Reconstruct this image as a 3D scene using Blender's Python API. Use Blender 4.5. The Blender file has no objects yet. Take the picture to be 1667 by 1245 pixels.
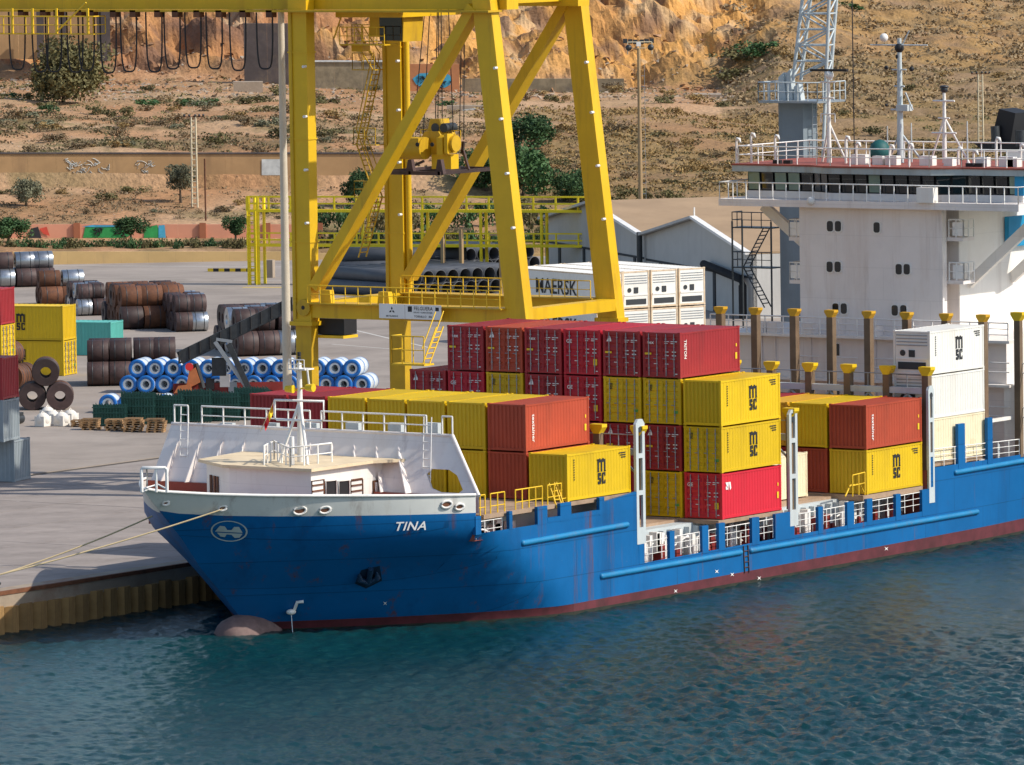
import bpy, math, random
from mathutils import Vector, Matrix, noise
rnd = random.Random(7)
SC = bpy.context.scene
COL = SC.collection
V = Vector
# ---------------------------------------------------------------- camera
CX, CY, CZ, YAW, PIT, ROL, FPX = -302.5, -205.7, 40.76, 0.605, 0.0778, 0.0150, 11258.0
FW = V((math.cos(YAW)*math.cos(PIT), math.sin(YAW)*math.cos(PIT), -math.sin(PIT)))
RT = V((math.sin(YAW), -math.cos(YAW), 0)); UP = RT.cross(FW)
R2 = RT*math.cos(ROL) - UP*math.sin(ROL); U2 = RT*math.sin(ROL) + UP*math.cos(ROL)
cam = bpy.data.cameras.new('camera'); cam.sensor_width = 36; cam.lens = 36*FPX/1667
cam.clip_start = 5; cam.clip_end = 6000
co = bpy.data.objects.new('camera', cam); COL.objects.link(co)
M = Matrix((R2, U2, -FW)).transposed().to_4x4(); M.translation = V((CX, CY, CZ)); co.matrix_world = M
SC.camera = co
# ---------------------------------------------------------------- world, sun, exposure
SUN_AZ, SUN_EL = math.radians(288), math.radians(41)
w = bpy.data.worlds.new('World'); SC.world = w; w.use_nodes = True
nt = w.node_tree; bg = nt.nodes['Background']
sky = nt.nodes.new('ShaderNodeTexSky'); sky.sky_type = 'NISHITA'; sky.sun_disc = False
sky.sun_elevation = SUN_EL; sky.sun_rotation = math.radians(90) - SUN_AZ
sky.air_density = 1.0; sky.dust_density = 1.0
nt.links.new(sky.outputs[0], bg.inputs[0]); bg.inputs[1].default_value = 0.14
sl = bpy.data.lights.new('sun', 'SUN'); sl.energy = 3.7; sl.angle = math.radians(.5); sl.color = (1, .93, .82)
so = bpy.data.objects.new('sun', sl); COL.objects.link(so)
sdir = V((math.cos(SUN_AZ)*math.cos(SUN_EL), math.sin(SUN_AZ)*math.cos(SUN_EL), math.sin(SUN_EL)))
so.rotation_euler = sdir.to_track_quat('Z', 'Y').to_euler(); so.location = (0, -100, 200)
SC.view_settings.view_transform = 'Standard'; SC.view_settings.look = 'None'
SC.view_settings.exposure = 0.26; SC.view_settings.gamma = 1
SC.view_settings.use_curve_mapping = False
SC.render.engine = 'CYCLES'
# ---------------------------------------------------------------- surveying: a ray of the photograph cut with a real plane
O = V((CX, CY, CZ))
def ray(u, v): return FW + R2*((u-833.5)/FPX) - U2*((v-622.5)/FPX)
def uz(u, v, z): d = ray(u, v); return O + d*((z-CZ)/d.z)
def uy(u, v, y): d = ray(u, v); return O + d*((y-CY)/d.y)
def ux(u, v, x): d = ray(u, v); return O + d*((x-CX)/d.x)
def ud(u, v, D): d = ray(u, v); return O + d*(D/math.hypot(d.x, d.y))
# ---------------------------------------------------------------- materials
MATS = {}
def mat(name, rgb, rough=.6, metal=0., var=.12, vs=.8, dirt=None, ds=.25, damt=.5, streak=False, bump=0., bs=6., spec=.4, objvar=.0, rust=0., plates=False):
    if name in MATS: return MATS[name]
    m = bpy.data.materials.new(name); m.use_nodes = True; n = m.node_tree.nodes; l = m.node_tree.links
    b = n['Principled BSDF']; b.inputs['Roughness'].default_value = rough; b.inputs['Metallic'].default_value = metal
    b.inputs['Specular IOR Level'].default_value = spec
    tc = n.new('ShaderNodeTexCoord'); src = tc.outputs['Object']
    nz = n.new('ShaderNodeTexNoise'); nz.inputs['Scale'].default_value = vs; nz.inputs['Detail'].default_value = 6
    nz.inputs['Roughness'].default_value = .65
    l.new(src, nz.inputs['Vector'])
    mr = n.new('ShaderNodeMapRange'); mr.inputs[1].default_value = .3; mr.inputs[2].default_value = .7
    mr.inputs[3].default_value = 1-var; mr.inputs[4].default_value = 1+var
    l.new(nz.outputs['Fac'], mr.inputs[0])
    val = mr.outputs[0]
    if objvar:
        oi = n.new('ShaderNodeObjectInfo'); m2 = n.new('ShaderNodeMapRange')
        m2.inputs[3].default_value = 1-objvar; m2.inputs[4].default_value = 1+objvar; l.new(oi.outputs['Random'], m2.inputs[0])
        mm = n.new('ShaderNodeMath'); mm.operation = 'MULTIPLY'; l.new(val, mm.inputs[0]); l.new(m2.outputs[0], mm.inputs[1]); val = mm.outputs[0]
    mx = n.new('ShaderNodeVectorMath'); mx.operation = 'SCALE'; mx.inputs[0].default_value = rgb; l.new(val, mx.inputs['Scale'])
    colr = mx.outputs[0]
    if dirt:
        mp = n.new('ShaderNodeMapping'); l.new(src, mp.inputs['Vector'])
        if streak: mp.inputs['Scale'].default_value = (1, 1, .12)
        d = n.new('ShaderNodeTexNoise'); d.inputs['Scale'].default_value = ds; d.inputs['Detail'].default_value = 8; d.inputs['Roughness'].default_value = .7
        l.new(mp.outputs[0], d.inputs['Vector'])
        r = n.new('ShaderNodeMapRange'); r.inputs[1].default_value = .52; r.inputs[2].default_value = .72; r.inputs[4].default_value = damt
        l.new(d.outputs['Fac'], r.inputs[0])
        mixn = n.new('ShaderNodeMix'); mixn.data_type = 'RGBA'; l.new(r.outputs[0], mixn.inputs[0]); l.new(colr, mixn.inputs[6]); mixn.inputs[7].default_value = (*dirt, 1)
        colr = mixn.outputs[2]
    if rust:      # rust runs and scuffs: long thin vertical marks
        for colx, sc_, th, am, s2 in (((.13, .045, .02), .9, .565, rust, (1, 1, .07)), ((.55, .55, .52), 2.2, .69, rust*.5, (.5, .5, 1.2))):
            mp = n.new('ShaderNodeMapping'); l.new(src, mp.inputs['Vector']); mp.inputs['Scale'].default_value = s2
            d = n.new('ShaderNodeTexNoise'); d.inputs['Scale'].default_value = sc_; d.inputs['Detail'].default_value = 9; d.inputs['Roughness'].default_value = .75
            l.new(mp.outputs[0], d.inputs['Vector']); r = n.new('ShaderNodeMapRange'); r.inputs[1].default_value = th; r.inputs[2].default_value = th+.12; r.inputs[4].default_value = am
            l.new(d.outputs['Fac'], r.inputs[0]); mixn = n.new('ShaderNodeMix'); mixn.data_type = 'RGBA'; l.new(r.outputs[0], mixn.inputs[0]); l.new(colr, mixn.inputs[6]); mixn.inputs[7].default_value = (*colx, 1); colr = mixn.outputs[2]
    if plates:    # plate seams, slightly darker weld lines and dished plates
        sp_ = n.new('ShaderNodeSeparateXYZ'); l.new(src, sp_.inputs[0]); ad_ = n.new('ShaderNodeMath'); l.new(sp_.outputs[0], ad_.inputs[0]); l.new(sp_.outputs[1], ad_.inputs[1]); mp = n.new('ShaderNodeCombineXYZ'); l.new(ad_.outputs[0], mp.inputs[0]); l.new(sp_.outputs[2], mp.inputs[1])
        bk = n.new('ShaderNodeTexBrick'); l.new(mp.outputs[0], bk.inputs['Vector']); bk.inputs['Scale'].default_value = 1; bk.inputs['Brick Width'].default_value = 6.5; bk.inputs['Row Height'].default_value = 1.9; bk.inputs['Mortar Size'].default_value = .035; bk.inputs['Mortar Smooth'].default_value = .6
        bk.inputs['Color1'].default_value = (1, 1, 1, 1); bk.inputs['Color2'].default_value = (.9, .9, .9, 1); bk.inputs['Mortar'].default_value = (.62, .62, .62, 1)
        mm = n.new('ShaderNodeMix'); mm.data_type = 'RGBA'; mm.blend_type = 'MULTIPLY'; mm.inputs[0].default_value = plates; l.new(colr, mm.inputs[6]); l.new(bk.outputs['Color'], mm.inputs[7]); colr = mm.outputs[2]
    l.new(colr, b.inputs['Base Color'])
    if bump:
        bn = n.new('ShaderNodeTexNoise'); bn.inputs['Scale'].default_value = bs; bn.inputs['Detail'].default_value = 5; l.new(src, bn.inputs['Vector'])
        bp = n.new('ShaderNodeBump'); bp.inputs['Strength'].default_value = bump; bp.inputs['Distance'].default_value = .1
        l.new(bn.outputs['Fac'], bp.inputs['Height']); l.new(bp.outputs[0], b.inputs['Normal'])
    MATS[name] = m; return m
RUST = (.16, .06, .025)
M_ = dict(
 blue=mat('hull blue paint', (.002, .112, .32), .5, spec=.22, var=.10, vs=.35, dirt=(.006, .05, .15), ds=.5, damt=.6, streak=True, rust=.75, plates=.9, bump=.3, bs=.5),
 boot=mat('boot topping red', (.10, .019, .026), .75, var=.35, vs=.8, dirt=(.05, .02, .02), ds=.6, damt=.7, streak=True),
 bulb=mat('bulb antifouling', (.17, .11, .10), .75, var=.25, vs=2, dirt=(.28, .2, .17), ds=1.2),
 white=mat('ship white paint', (.80, .77, .72), .5, var=.05, vs=.5, dirt=(.50, .36, .24), ds=.5, damt=.3, streak=True, rust=.18, plates=.2),
 bulwark=mat('bulwark white', (.66, .66, .62), .5, var=.07, vs=.5, dirt=(.38, .30, .22), ds=.5, damt=.4, streak=True, rust=.35),
 pink=mat('weathered white with shade tint', (.80, .735, .69), .55, var=.05, vs=.5, dirt=(.45, .28, .18), ds=.5, damt=.28, streak=True, rust=.25, plates=.22),  # weathered white; pinkish shade of the forward faces is put into the colour
 cream=mat('cream roof', (.72, .58, .38), .7, var=.1, vs=.8, dirt=(.4, .25, .12), ds=.5, damt=.5),
 grey=mat('deck grey paint', (.36, .40, .40), .55, var=.1, dirt=(.2, .13, .08), ds=.8, damt=.5, streak=True),
 lgrey=mat('light grey paint', (.50, .55, .56), .5, var=.06, dirt=(.3, .22, .16), ds=.6, damt=.3, streak=True),
 dark=mat('dark interior steel', (.035, .04, .045), .7),
 deckred=mat('deck red', (.30, .075, .05), .75, var=.15, dirt=(.2, .12, .08), ds=.6),
 hatch=mat('hatch cover tan', (.36, .25, .17), .8, var=.2, dirt=(.18, .1, .05), ds=.5, damt=.7),
 brownpost=mat('brown guide post', (.17, .115, .07), .7, var=.25, dirt=RUST, ds=1, damt=.5, streak=True),
 headyel=mat('yellow guide head', (.80, .52, .01), .5, var=.1, dirt=(.45, .22, .02), ds=1.5, damt=.4),
 railyel=mat('yellow rail', (.80, .50, .02), .5),
 glass=mat('bridge glass', (.012, .017, .02), .06, var=.3, vs=.6, spec=.6),
 glassg=mat('greenish window', (.16, .23, .18), .15, spec=.6),
 black=mat('black paint', (.015, .015, .017), .6),
 cyanp=mat('blue panel', (.01, .24, .46), .5),
 crane=mat('crane yellow paint', (.70, .43, .008), .5, var=.08, vs=.4, dirt=(.48, .25, .012), ds=.5, damt=.6, streak=True, rust=.28),
 craned=mat('crane yellow worn', (.56, .34, .012), .55, var=.12, dirt=RUST, ds=.8, damt=.4, streak=True),
 pipeyel=mat('pipe bridge yellow', (.88, .66, .01), .5),
 rusty=mat('rusty steel', (.14, .055, .026), .8, var=.3, vs=2, dirt=(.05, .03, .025), ds=1.2, damt=.8, objvar=.3),
 rustdk=mat('dark mill scale', (.06, .035, .032), .6, var=.3, vs=2, dirt=(.03, .022, .022), ds=1.2, damt=.8, objvar=.3),
 silver=mat('bare steel', (.42, .45, .48), .32, .85, var=.2, vs=1.5, dirt=(.12, .1, .09), ds=1, damt=.6, objvar=.2),
 steeldk=mat('dark steel', (.05, .055, .06), .45, .4, var=.3, vs=2),
 film=mat('pale wrapping film', (.58, .63, .66), .3, var=.2, vs=3, dirt=(.35, .46, .56), ds=2, damt=.6, objvar=.1),
 coilblue=mat('blue end ring', (.015, .16, .52), .4, var=.25, vs=3),
 pipe=mat('coated pipe grey', (.085, .09, .10), .55, var=.15, objvar=.2),
 conc=mat('pale concrete', (.36, .29, .22), .9, var=.12, vs=.5, dirt=(.2, .15, .1), ds=.3, damt=.5, bump=.2),
 wood=mat('pallet wood', (.32, .19, .09), .85, var=.3, vs=3, objvar=.25),
 bag=mat('white bag', (.72, .68, .62), .8, var=.1),
 mesh_green=mat('green bundle', (.012, .060, .05), .6, var=.35, vs=2),
 galv=mat('galvanised steel', (.30, .33, .36), .45, .5, var=.1),
 shedwall=mat('shed cladding', (.50, .485, .455), .7, var=.05, dirt=(.22, .21, .2), ds=.2, damt=.4, streak=True),
 shedroof=mat('shed roof', (.36, .245, .145), .85, var=.12, vs=.25, dirt=(.28, .18, .1), ds=.3, damt=.4),
 trimw=mat('white trim', (.78, .76, .72), .5),
 rubber=mat('black rubber', (.012, .012, .013), .8),
 rope=mat('mooring rope', (.62, .48, .28), .9),
 pole=mat('lamp pole cream', (.62, .55, .44), .55, var=.1, dirt=(.4, .3, .2), ds=.5, streak=True),
 polewood=mat('ochre pole', (.36, .24, .12), .7, var=.15),
 latt=mat('lattice cream', (.60, .52, .36), .6),
 rail_white=mat('white rail', (.82, .80, .76), .45),
 cable=mat('black cable', (.02, .018, .02), .6),
 sign=mat('sign white', (.80, .78, .74), .5, var=.04),
 ink=mat('black print', (.02, .02, .022), .6), inkw=mat('white print', (.80, .78, .75), .6), inkb=mat('blue print', (.20, .42, .66), .6),
 bright_yel=mat('yellow label', (.80, .52, .02), .5),
 redcab=mat('machine red', (.22, .025, .02), .5, var=.2), redl=mat('hazard red', (.6, .03, .03), .5), orange=mat('machine orange', (.42, .14, .05), .6, var=.2),
 flagr=mat('flag red', (.62, .015, .02), .7), flagy=mat('flag yellow', (.8, .52, .02), .7),
)
# ---------------------------------------------------------------- mesh builder
class MB:
    def __init__(s): s.v = []; s.f = []; s.s = []
    def add(s, vs, fs, smooth=False):
        o = len(s.v); s.v.extend([tuple(p) for p in vs]); s.f.extend([tuple(i+o for i in f) for f in fs]); s.s.extend([smooth]*len(fs)); return s
    def quad(s, a, b, c, d): return s.add([a, b, c, d], [(0, 1, 2, 3)])
    def poly(s, pts): return s.add(pts, [tuple(range(len(pts)))])
    def obox(s, o, a, b, c):
        o, a, b, c = V(o), V(a), V(b), V(c)
        if a.cross(b).dot(c) < 0: a, b = b, a
        vs = [o, o+a, o+a+b, o+b, o+c, o+a+c, o+a+b+c, o+b+c]
        return s.add(vs, [(3, 2, 1, 0), (4, 5, 6, 7), (0, 1, 5, 4), (1, 2, 6, 5), (2, 3, 7, 6), (3, 0, 4, 7)])
    def box(s, x0, x1, y0, y1, z0, z1): return s.obox((x0, y0, z0), (x1-x0, 0, 0), (0, y1-y0, 0), (0, 0, z1-z0))
    def bar(s, p, q, w, h=None, up=(0, 0, 1)):
        p, q = V(p), V(q); h = h or w; d = (q-p); n = d.normalized(); u = V(up)
        if abs(n.dot(u)) > .95: u = V((1, 0, 0))
        a = n.cross(u).normalized()*w; b = a.cross(n).normalized()*h
        return s.obox(p-a/2-b/2, a, b, d)
    def tube(s, pts, r, n=6, r2=None, cap=True, smooth=True):
        pts = [V(p) for p in pts]; N = len(pts); vs = []; fs = []
        for i, p in enumerate(pts):
            d = (pts[min(i+1, N-1)]-pts[max(i-1, 0)]).normalized(); u = V((0, 0, 1)) if abs(d.z) < .95 else V((1, 0, 0))
            a = d.cross(u).normalized(); b = a.cross(d); rr = r if r2 is None else r+(r2-r)*i/(N-1)
            for k in range(n): t = 2*math.pi*k/n; vs.append(p+(a*math.cos(t)+b*math.sin(t))*rr)
        for i in range(N-1):
            for k in range(n): fs.append((i*n+k, i*n+(k+1) % n, (i+1)*n+(k+1) % n, (i+1)*n+k))
        s.add(vs, fs, smooth)
        if cap: s.add(vs[:n], [tuple(range(n-1, -1, -1))]); s.add(vs[-n:], [tuple(range(n))])
        return s
    def prism(s, pts, ext):
        ext = V(ext); n = len(pts); vs = [V(p) for p in pts]+[V(p)+ext for p in pts]
        nn = V((0, 0, 0))
        for i in range(n): nn += V(vs[i]).cross(vs[(i+1) % n])
        fs = [tuple(range(n)), tuple(range(2*n-1, n-1, -1))]+[(i, i+n, (i+1) % n+n, (i+1) % n) for i in range(n)]
        if nn.dot(ext) > 0: fs = [tuple(reversed(f)) for f in fs]
        return s.add(vs, fs)
    def sphere(s, c, r, n=8, m=5):
        c = V(c); r = V(r) if hasattr(r, '__len__') else V((r, r, r)); vs = []; fs = []
        for j in range(m+1):
            t = math.pi*j/m
            for k in range(n): p = 2*math.pi*k/n; vs.append((c.x+r.x*math.sin(t)*math.cos(p), c.y+r.y*math.sin(t)*math.sin(p), c.z+r.z*math.cos(t)))
        for j in range(m):
            for k in range(n): fs.append((j*n+k, (j+1)*n+k, (j+1)*n+(k+1) % n, j*n+(k+1) % n))
        return s.add(vs, fs, True)
    def mesh(s, name):
        me = bpy.data.meshes.new(name); me.from_pydata(s.v, [], s.f); me.polygons.foreach_set('use_smooth', s.s); me.update(); return me
def pieces(mb):
    par = list(range(len(mb.v)))
    def fd(i):
        while par[i] != i: par[i] = par[par[i]]; i = par[i]
        return i
    for f in mb.f:
        for k in f[1:]: par[fd(k)] = fd(f[0])
    out = {}
    for f, s in zip(mb.f, mb.s): out.setdefault(fd(f[0]), []).append((f, s))
    for fl in out.values():
        m = MB(); ix = {}
        for f, s in fl:
            for i in f:
                if i not in ix: ix[i] = len(m.v); m.v.append(mb.v[i])
            m.f.append(tuple(ix[i] for i in f)); m.s.append(s)
        yield m
def link(name, me, m=None, parent=None, loc=None, share=False):
    o = bpy.data.objects.new(name, me); COL.objects.link(o)
    if m:
        if share:
            if not me.materials: me.materials.append(m)
            o.material_slots[0].link = 'OBJECT'; o.material_slots[0].material = m
        else: me.materials.append(m)
    if parent: o.parent = parent
    if loc is not None: o.location = loc
    return o
def part(name, mb, m, parent, loc=None): return link(name, mb.mesh(name), m, parent, loc)
def tag(o, label, cat, group=None):
    o['label'] = label; o['category'] = cat
    if group: o['group'] = group
    return o
def thing(name, label, cat, loc=(0, 0, 0), rz=0., group=None):
    o = bpy.data.objects.new(name, None); COL.objects.link(o); o.location = loc; o.rotation_euler = (0, 0, rz); o.empty_display_size = .5
    return tag(o, label, cat, group)
def solo(name, mb, m, label, cat, group=None, loc=None): return tag(link(name, mb.mesh(name), m, None, loc), label, cat, group)
def struct(name, mb, m, kind='structure'):
    o = link(name, mb.mesh(name), m); o['kind'] = kind; return o
_tc = {}
def text_faces(txt, h, shear=0., space=1.):
    k = (txt, h, shear, space)
    if k in _tc: return _tc[k]
    cu = bpy.data.curves.new('t', 'FONT'); cu.body = txt; cu.size = h/.70; cu.shear = shear; cu.space_character = space; cu.align_x = 'CENTER'; cu.resolution_u = 2; cu.offset = h*.018
    o = bpy.data.objects.new('t', cu); COL.objects.link(o)
    dg = bpy.context.evaluated_depsgraph_get(); me = bpy.data.meshes.new_from_object(o.evaluated_get(dg))
    r = ([tuple(v.co) for v in me.vertices], [tuple(p.vertices) for p in me.polygons])
    bpy.data.objects.remove(o); bpy.data.curves.remove(cu); bpy.data.meshes.remove(me); _tc[k] = r; return r
def put_text(mb, txt, h, org, ex, ey, shear=0., space=1., sx=1.):
    vs, fs = text_faces(txt, h, shear, space); org, ex, ey = V(org), V(ex), V(ey)
    return mb.add([org+ex*(p[0]*sx)+ey*p[1] for p in vs], fs)
def rail(mb, pts, hgt=1.05, step=1.5, r=.03, bars=2, ends=True):
    pts = [V(p) for p in pts]; Z = V((0, 0, 1))
    for k in range(bars): mb.tube([p+Z*(hgt*(k+1)/bars) for p in pts], r if k == bars-1 else r*.7, 5)
    for a, b in zip(pts, pts[1:]):
        n = max(1, round((b-a).length/step))
        for i in range(n+1): q = a.lerp(b, i/n); mb.tube([q, q+Z*hgt], r, 5)
    return mb
def ladder(mb, a, b, side, wid=.5, step=.35, r=.03):
    a, b, sd = V(a), V(b), V(side).normalized()*wid/2
    mb.tube([a-sd, b-sd], r, 5); mb.tube([a+sd, b+sd], r, 5); n = int((b-a).length/step)
    for i in range(1, n): q = a.lerp(b, i/n); mb.tube([q-sd, q+sd], r*.8, 4)
    return mb
ORD = ['first', 'second', 'third', 'fourth', 'fifth', 'sixth', 'seventh', 'eighth']
# ================================================================ CONTAINER SHIP
YC, HB = 10.5, 10.8
M_['headrust'] = mat('rusty yellow head', (.62, .34, .015), .6, var=.2, vs=2, dirt=(.25, .1, .02), ds=2, damt=.6)
def lerp_tab(t, x):
    if x <= t[0][0]: return t[0][1]
    for (a, p), (b, q) in zip(t, t[1:]):
        if x <= b: return p+(q-p)*(x-a)/(b-a)
    return t[-1][1]
STEM = [(-3, -12.0), (0, -14.3), (1, -15.5), (2, -16.6), (3.5, -18.4), (5.2, -20.0), (6.6, -21.6), (8.2, -23.4)]
def half(x, z):  # half breadth
    xs = lerp_tab(STEM, z); xe = lerp_tab([(0, -.2), (3, -4.9), (5, -9.0)], z); t = min(max((x-xs)/(xe-xs), 0), 1); pw = 1.38-.23*min(max(z, 0), 6)/6
    b = HB*(1-(1-t)**pw)
    if x > 42: k = min(max(1-z/4.2, 0), 1); b *= 1-.42*((x-42)/38)**1.5*k-.05*((x-42)/38)
    return b
def hull_pt(u, v, off=.04):
    d = ray(u, v); lo = uy(u, v, -6.); hi = uy(u, v, 10.4)
    for _ in range(40):
        m = (lo+hi)/2
        if m.y < YC-half(m.x, m.z): lo = m
        else: hi = m
    return lo - d.normalized()*off
ship = thing('container_ship', 'blue hulled container ship with white bow and bridge moored at the quay', 'ship', (10, YC, 0))
def sp(name, mb, m, parent=None):
    o = part(name, mb, m, parent or ship)
    o.location = V((-10, -YC, 0)) if parent is None else V((0, 0, 0)); return o
def patch(mb, xa, xb, z0, z1, nx, nz):
    # xa: start x or None for the stem; z0,z1: functions of t (0..1)
    for sgn in (-1, 1):
        vs = []
        for i in range(nx+1):
            t = i/nx
            if xa is None: t = t**1.6
            for j in range(nz+1):
                z = z0(t)+(z1(t)-z0(t))*j/nz; a = lerp_tab(STEM, z) if xa is None else xa
                x = a+(xb-a)*t; vs.append((x, YC+sgn*half(x, z), z))
        fs = []
        for i in range(nx):
            for j in range(nz):
                q = (i*(nz+1)+j, (i+1)*(nz+1)+j, (i+1)*(nz+1)+j+1, i*(nz+1)+j+1); fs.append(q if sgn < 0 else q[::-1])
        mb.add(vs, fs, True)
XS, XB1, XB2 = -8.95, 6.4, 36.5
bt = lambda x: .32+.0065*(x+14)
ztop = lambda t: lerp_tab([(0, 8.12), (.05, 7.9), (.18, 7.65), (.33, 7.47), (.47, 7.35), (.73, 7.16), (1, 7.0)], t); zband = lambda t: ztop(t)-1.27+.33*t
hb = MB()
patch(hb, None, XS, lambda t: bt(-14+5*t), zband, 26, 8)
patch(hb, XS, XB1, lambda t: bt(XS+t*15.3), lambda t: 4.95, 14, 6)
patch(hb, XB1, XB2, lambda t: bt(XB1+t*30.1), lambda t: 1.95+.25*t, 14, 3)
patch(hb, XB2, 80, lambda t: bt(XB2+t*43.5), lambda t: 4.62-.3*t, 22, 6)
for z0, z1, X in ((-1, 4.3, 80),): hb.quad((X, YC-half(X, z0), z0), (X, YC+half(X, z0), z0), (X, YC+half(X, z1), z1), (X, YC-half(X, z1), z1))
hull = sp('hull', hb, M_['blue'])
# side screen: the blue frames between the mooring and walkway openings
mb = MB()
def frame_post(u0, u1, vb, zt, y=-.3, th=.18, zb=None):
    a = uy(u0, vb, y); b = uy(u1, vb, y); mb.box(a.x, b.x, y-.015, y+th, (a.z if zb is None else zb), zt)
for u0, u1 in ((774, 783), (829, 834), (875, 891), (912, 930), (976, 984)): frame_post(u0, u1, 850, 5.86, zb=4.9)
a = uy(977, 840, -.3).x; b = XB1
mb.prism([(a, -.31, 4.9), (b, -.31, 4.9), (b, -.31, 5.9), (b-1.5, -.31, 5.75), (a, -.31, 5.55)], (0, .18, 0))
mb.box(uy(891, 840, -.3).x, uy(980, 840, -.3).x, -.32, -.12, 4.95, 5.2)
for u0, u1 in ((1040, 1049), (1090, 1098), (1143, 1153), (1170, 1180), (1224, 1236), (1262, 1293), (1332, 1340), (1379, 1390), (1411, 1420), (1458, 1466), (1501, 1513)):
    v = 890-(u0-1050)*.17; frame_post(u0, u1, v, 3.42, zb=1.9)
for u0, u1, zt in ((1513, 1518, 5.2), (1560, 1571, 6.9), (1608, 1616, 7.0)): frame_post(u0, u1, 750, zt, zb=4.3)
for pc in pieces(mb): sp('frame_post', pc, M_['blue'])
mb = MB(); patch(mb, None, 0, lambda t: -2.5, lambda t: bt(-14+14*t), 24, 6); patch(mb, 0, 80, lambda t: -2.5, lambda t: bt(80*t), 40, 6); sp('boot_topping', mb, M_['boot'])
mb = MB(); patch(mb, None, XS, zband, ztop, 26, 3); bul = sp('bow_bulwark', mb, M_['bulwark'])
mb = MB()
for sgn in (-1, 1):
    pts = []
    for i in range(27):
        t = (i/26)**1.6; z = ztop(t); a = lerp_tab(STEM, z); x = a+(XS-a)*t; pts.append((x, YC+sgn*half(x, z), z))
    mb.tube(pts, .09, 6)
sp('bulwark_rail', mb, M_['white'])
# bulb
mb = MB(); vs = []; fs = []; n = 20
prof = [(-16.7, .05), (-16.62, .45), (-16.35, .82), (-15.85, 1.08), (-15.2, 1.2), (-14.2, 1.2), (-13, 1.12), (-12, 1.1)]
for x, r in prof:
    for k in range(n): t = 2*math.pi*k/n; vs.append((x, YC+r*1.1*math.cos(t), -.40+r*math.sin(t)))
for i in range(len(prof)-1):
    for k in range(n): fs.append((i*n+k, i*n+(k+1) % n, (i+1)*n+(k+1) % n, (i+1)*n+k))
mb.add(vs, fs, True); sp('bulbous_bow', mb, M_['bulb'])
mb = MB(); patch(mb, None, 0, lambda t: -.6, lambda t: .0, 24, 1); patch(mb, 0, 80, lambda t: -.6, lambda t: .0, 40, 1)
mb.v = [(x, y+(-.02 if y < YC else .02), z) for x, y, z in mb.v]; sp('weed_line', mb, mat('waterline growth', (.02, .022, .015), .8, var=.4, vs=2))
# rub rails
mb = MB()
def sheer(u0, v0, u1, v1, r=.16, n=16):
    P = [hull_pt(u0+(u1-u0)*i/n, v0+(v1-v0)*i/n, 0) for i in range(n+1)]; mb.tube(P, r, 8); mb.sphere(P[0], r*1.05); mb.sphere(P[-1], r*1.05)
sheer(851, 884, 1020, 854); sheer(979, 938, 1205, 899); sheer(1222, 896, 1590, 833); sheer(1555, 769, 1690, 746)
sp('rub_rail', mb, mat('rub rail blue', (.012, .19, .40), .45, var=.1, dirt=(.15, .09, .05), ds=1.2, damt=.4))
# name and emblem, painted letters as thin plates following the plating
def hull_text(txt, cu, cv, hpx, slope, shear=0., sx=1., m='inkw', name='ship_name'):
    vs, fs = text_faces(txt, 1., shear, 1.08); mb = MB()
    mb.add([hull_pt(cu+p[0]*hpx*sx, cv-p[1]*hpx+p[0]*hpx*sx*slope, .05) for p in vs], fs); return sp(name, mb, M_[m], hull)
hl = hull
hull.location = (-10, -YC, 0)
hull_text('TINA', 667, 863, 14, -.03, .32, 1.08)
mb = MB(); ring = []
for k in range(48):
    t = 2*math.pi*k/48; ring.append((373+30*math.cos(t)-2*math.sin(t)*0, 864.5+17*math.sin(t)+ .04*30*math.cos(t)))
for k in range(48):
    q = []
    for kk, s in ((k, 1), (k+1, 1), (k+1, .91), (k, .91)):
        a = ring[kk % 48]; q.append(hull_pt(373+(a[0]-373)*s, 864.5+(a[1]-864.5)*s, .05))
    mb.poly(q)
H = [(-20, 6), (-23, 0), (-15, -11), (-6, -10), (-3, -3), (5, -3), (8, -9), (17, -9), (22, 2), (18, 11), (9, 12), (5, 5), (-3, 5), (-6, 11), (-14, 11)]
for tri in [H]:
    mid = [(-23, 0), (-15, -10), (-7, -9), (-3, -2.5), (4, -2.5), (8, -8), (16, -8), (22, 2.5)]
    low = [(-20, 2), (22, 4), (17, 11), (9, 11.5), (4, 6), (-4, 5), (-7, 10), (-14, 9)]
    for pl in (mid, low): mb.poly([hull_pt(373+x*1.0, 865+y*.92, .05) for x, y in pl])
sp('hull_emblem', mb, mat('emblem grey', (.42, .46, .44), .5), hull)
mb = MB()
for i, (u, v) in enumerate([(627, 982), (1236, 941), (1167, 930), (1192, 935), (1100, 962), (1443, 893)]):
    put = [hull_pt(u+a, v+b, .05) for a, b in ((-3, 3), (-1, 0), (-3, -3), (0, -1), (3, -3), (1, 0), (3, 3), (0, 1))]; mb.poly(put)
for pc in pieces(mb): sp('hull_mark', pc, M_['inkw'], hull)
mb = MB(); pts = [hull_pt(u, v, .12) for u, v in ((494, 979), (484, 980), (479, 993))]; mb.tube(pts, .09, 6); mb.sphere(hull_pt(474, 996, .25), (.3, .25, .16)); sp('drain_spout', mb, M_['white'], hull)
mb = MB(); pts = [hull_pt(474, 998, .4)]; e = pts[0].copy(); 
for k in range(1, 7): pts.append(e+V((-.12*k*.6, -.16*k*.5, -.36*k)))
mb.tube(pts, .025, 4); sp('drain_trickle', mb, M_['film'], hull)
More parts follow.
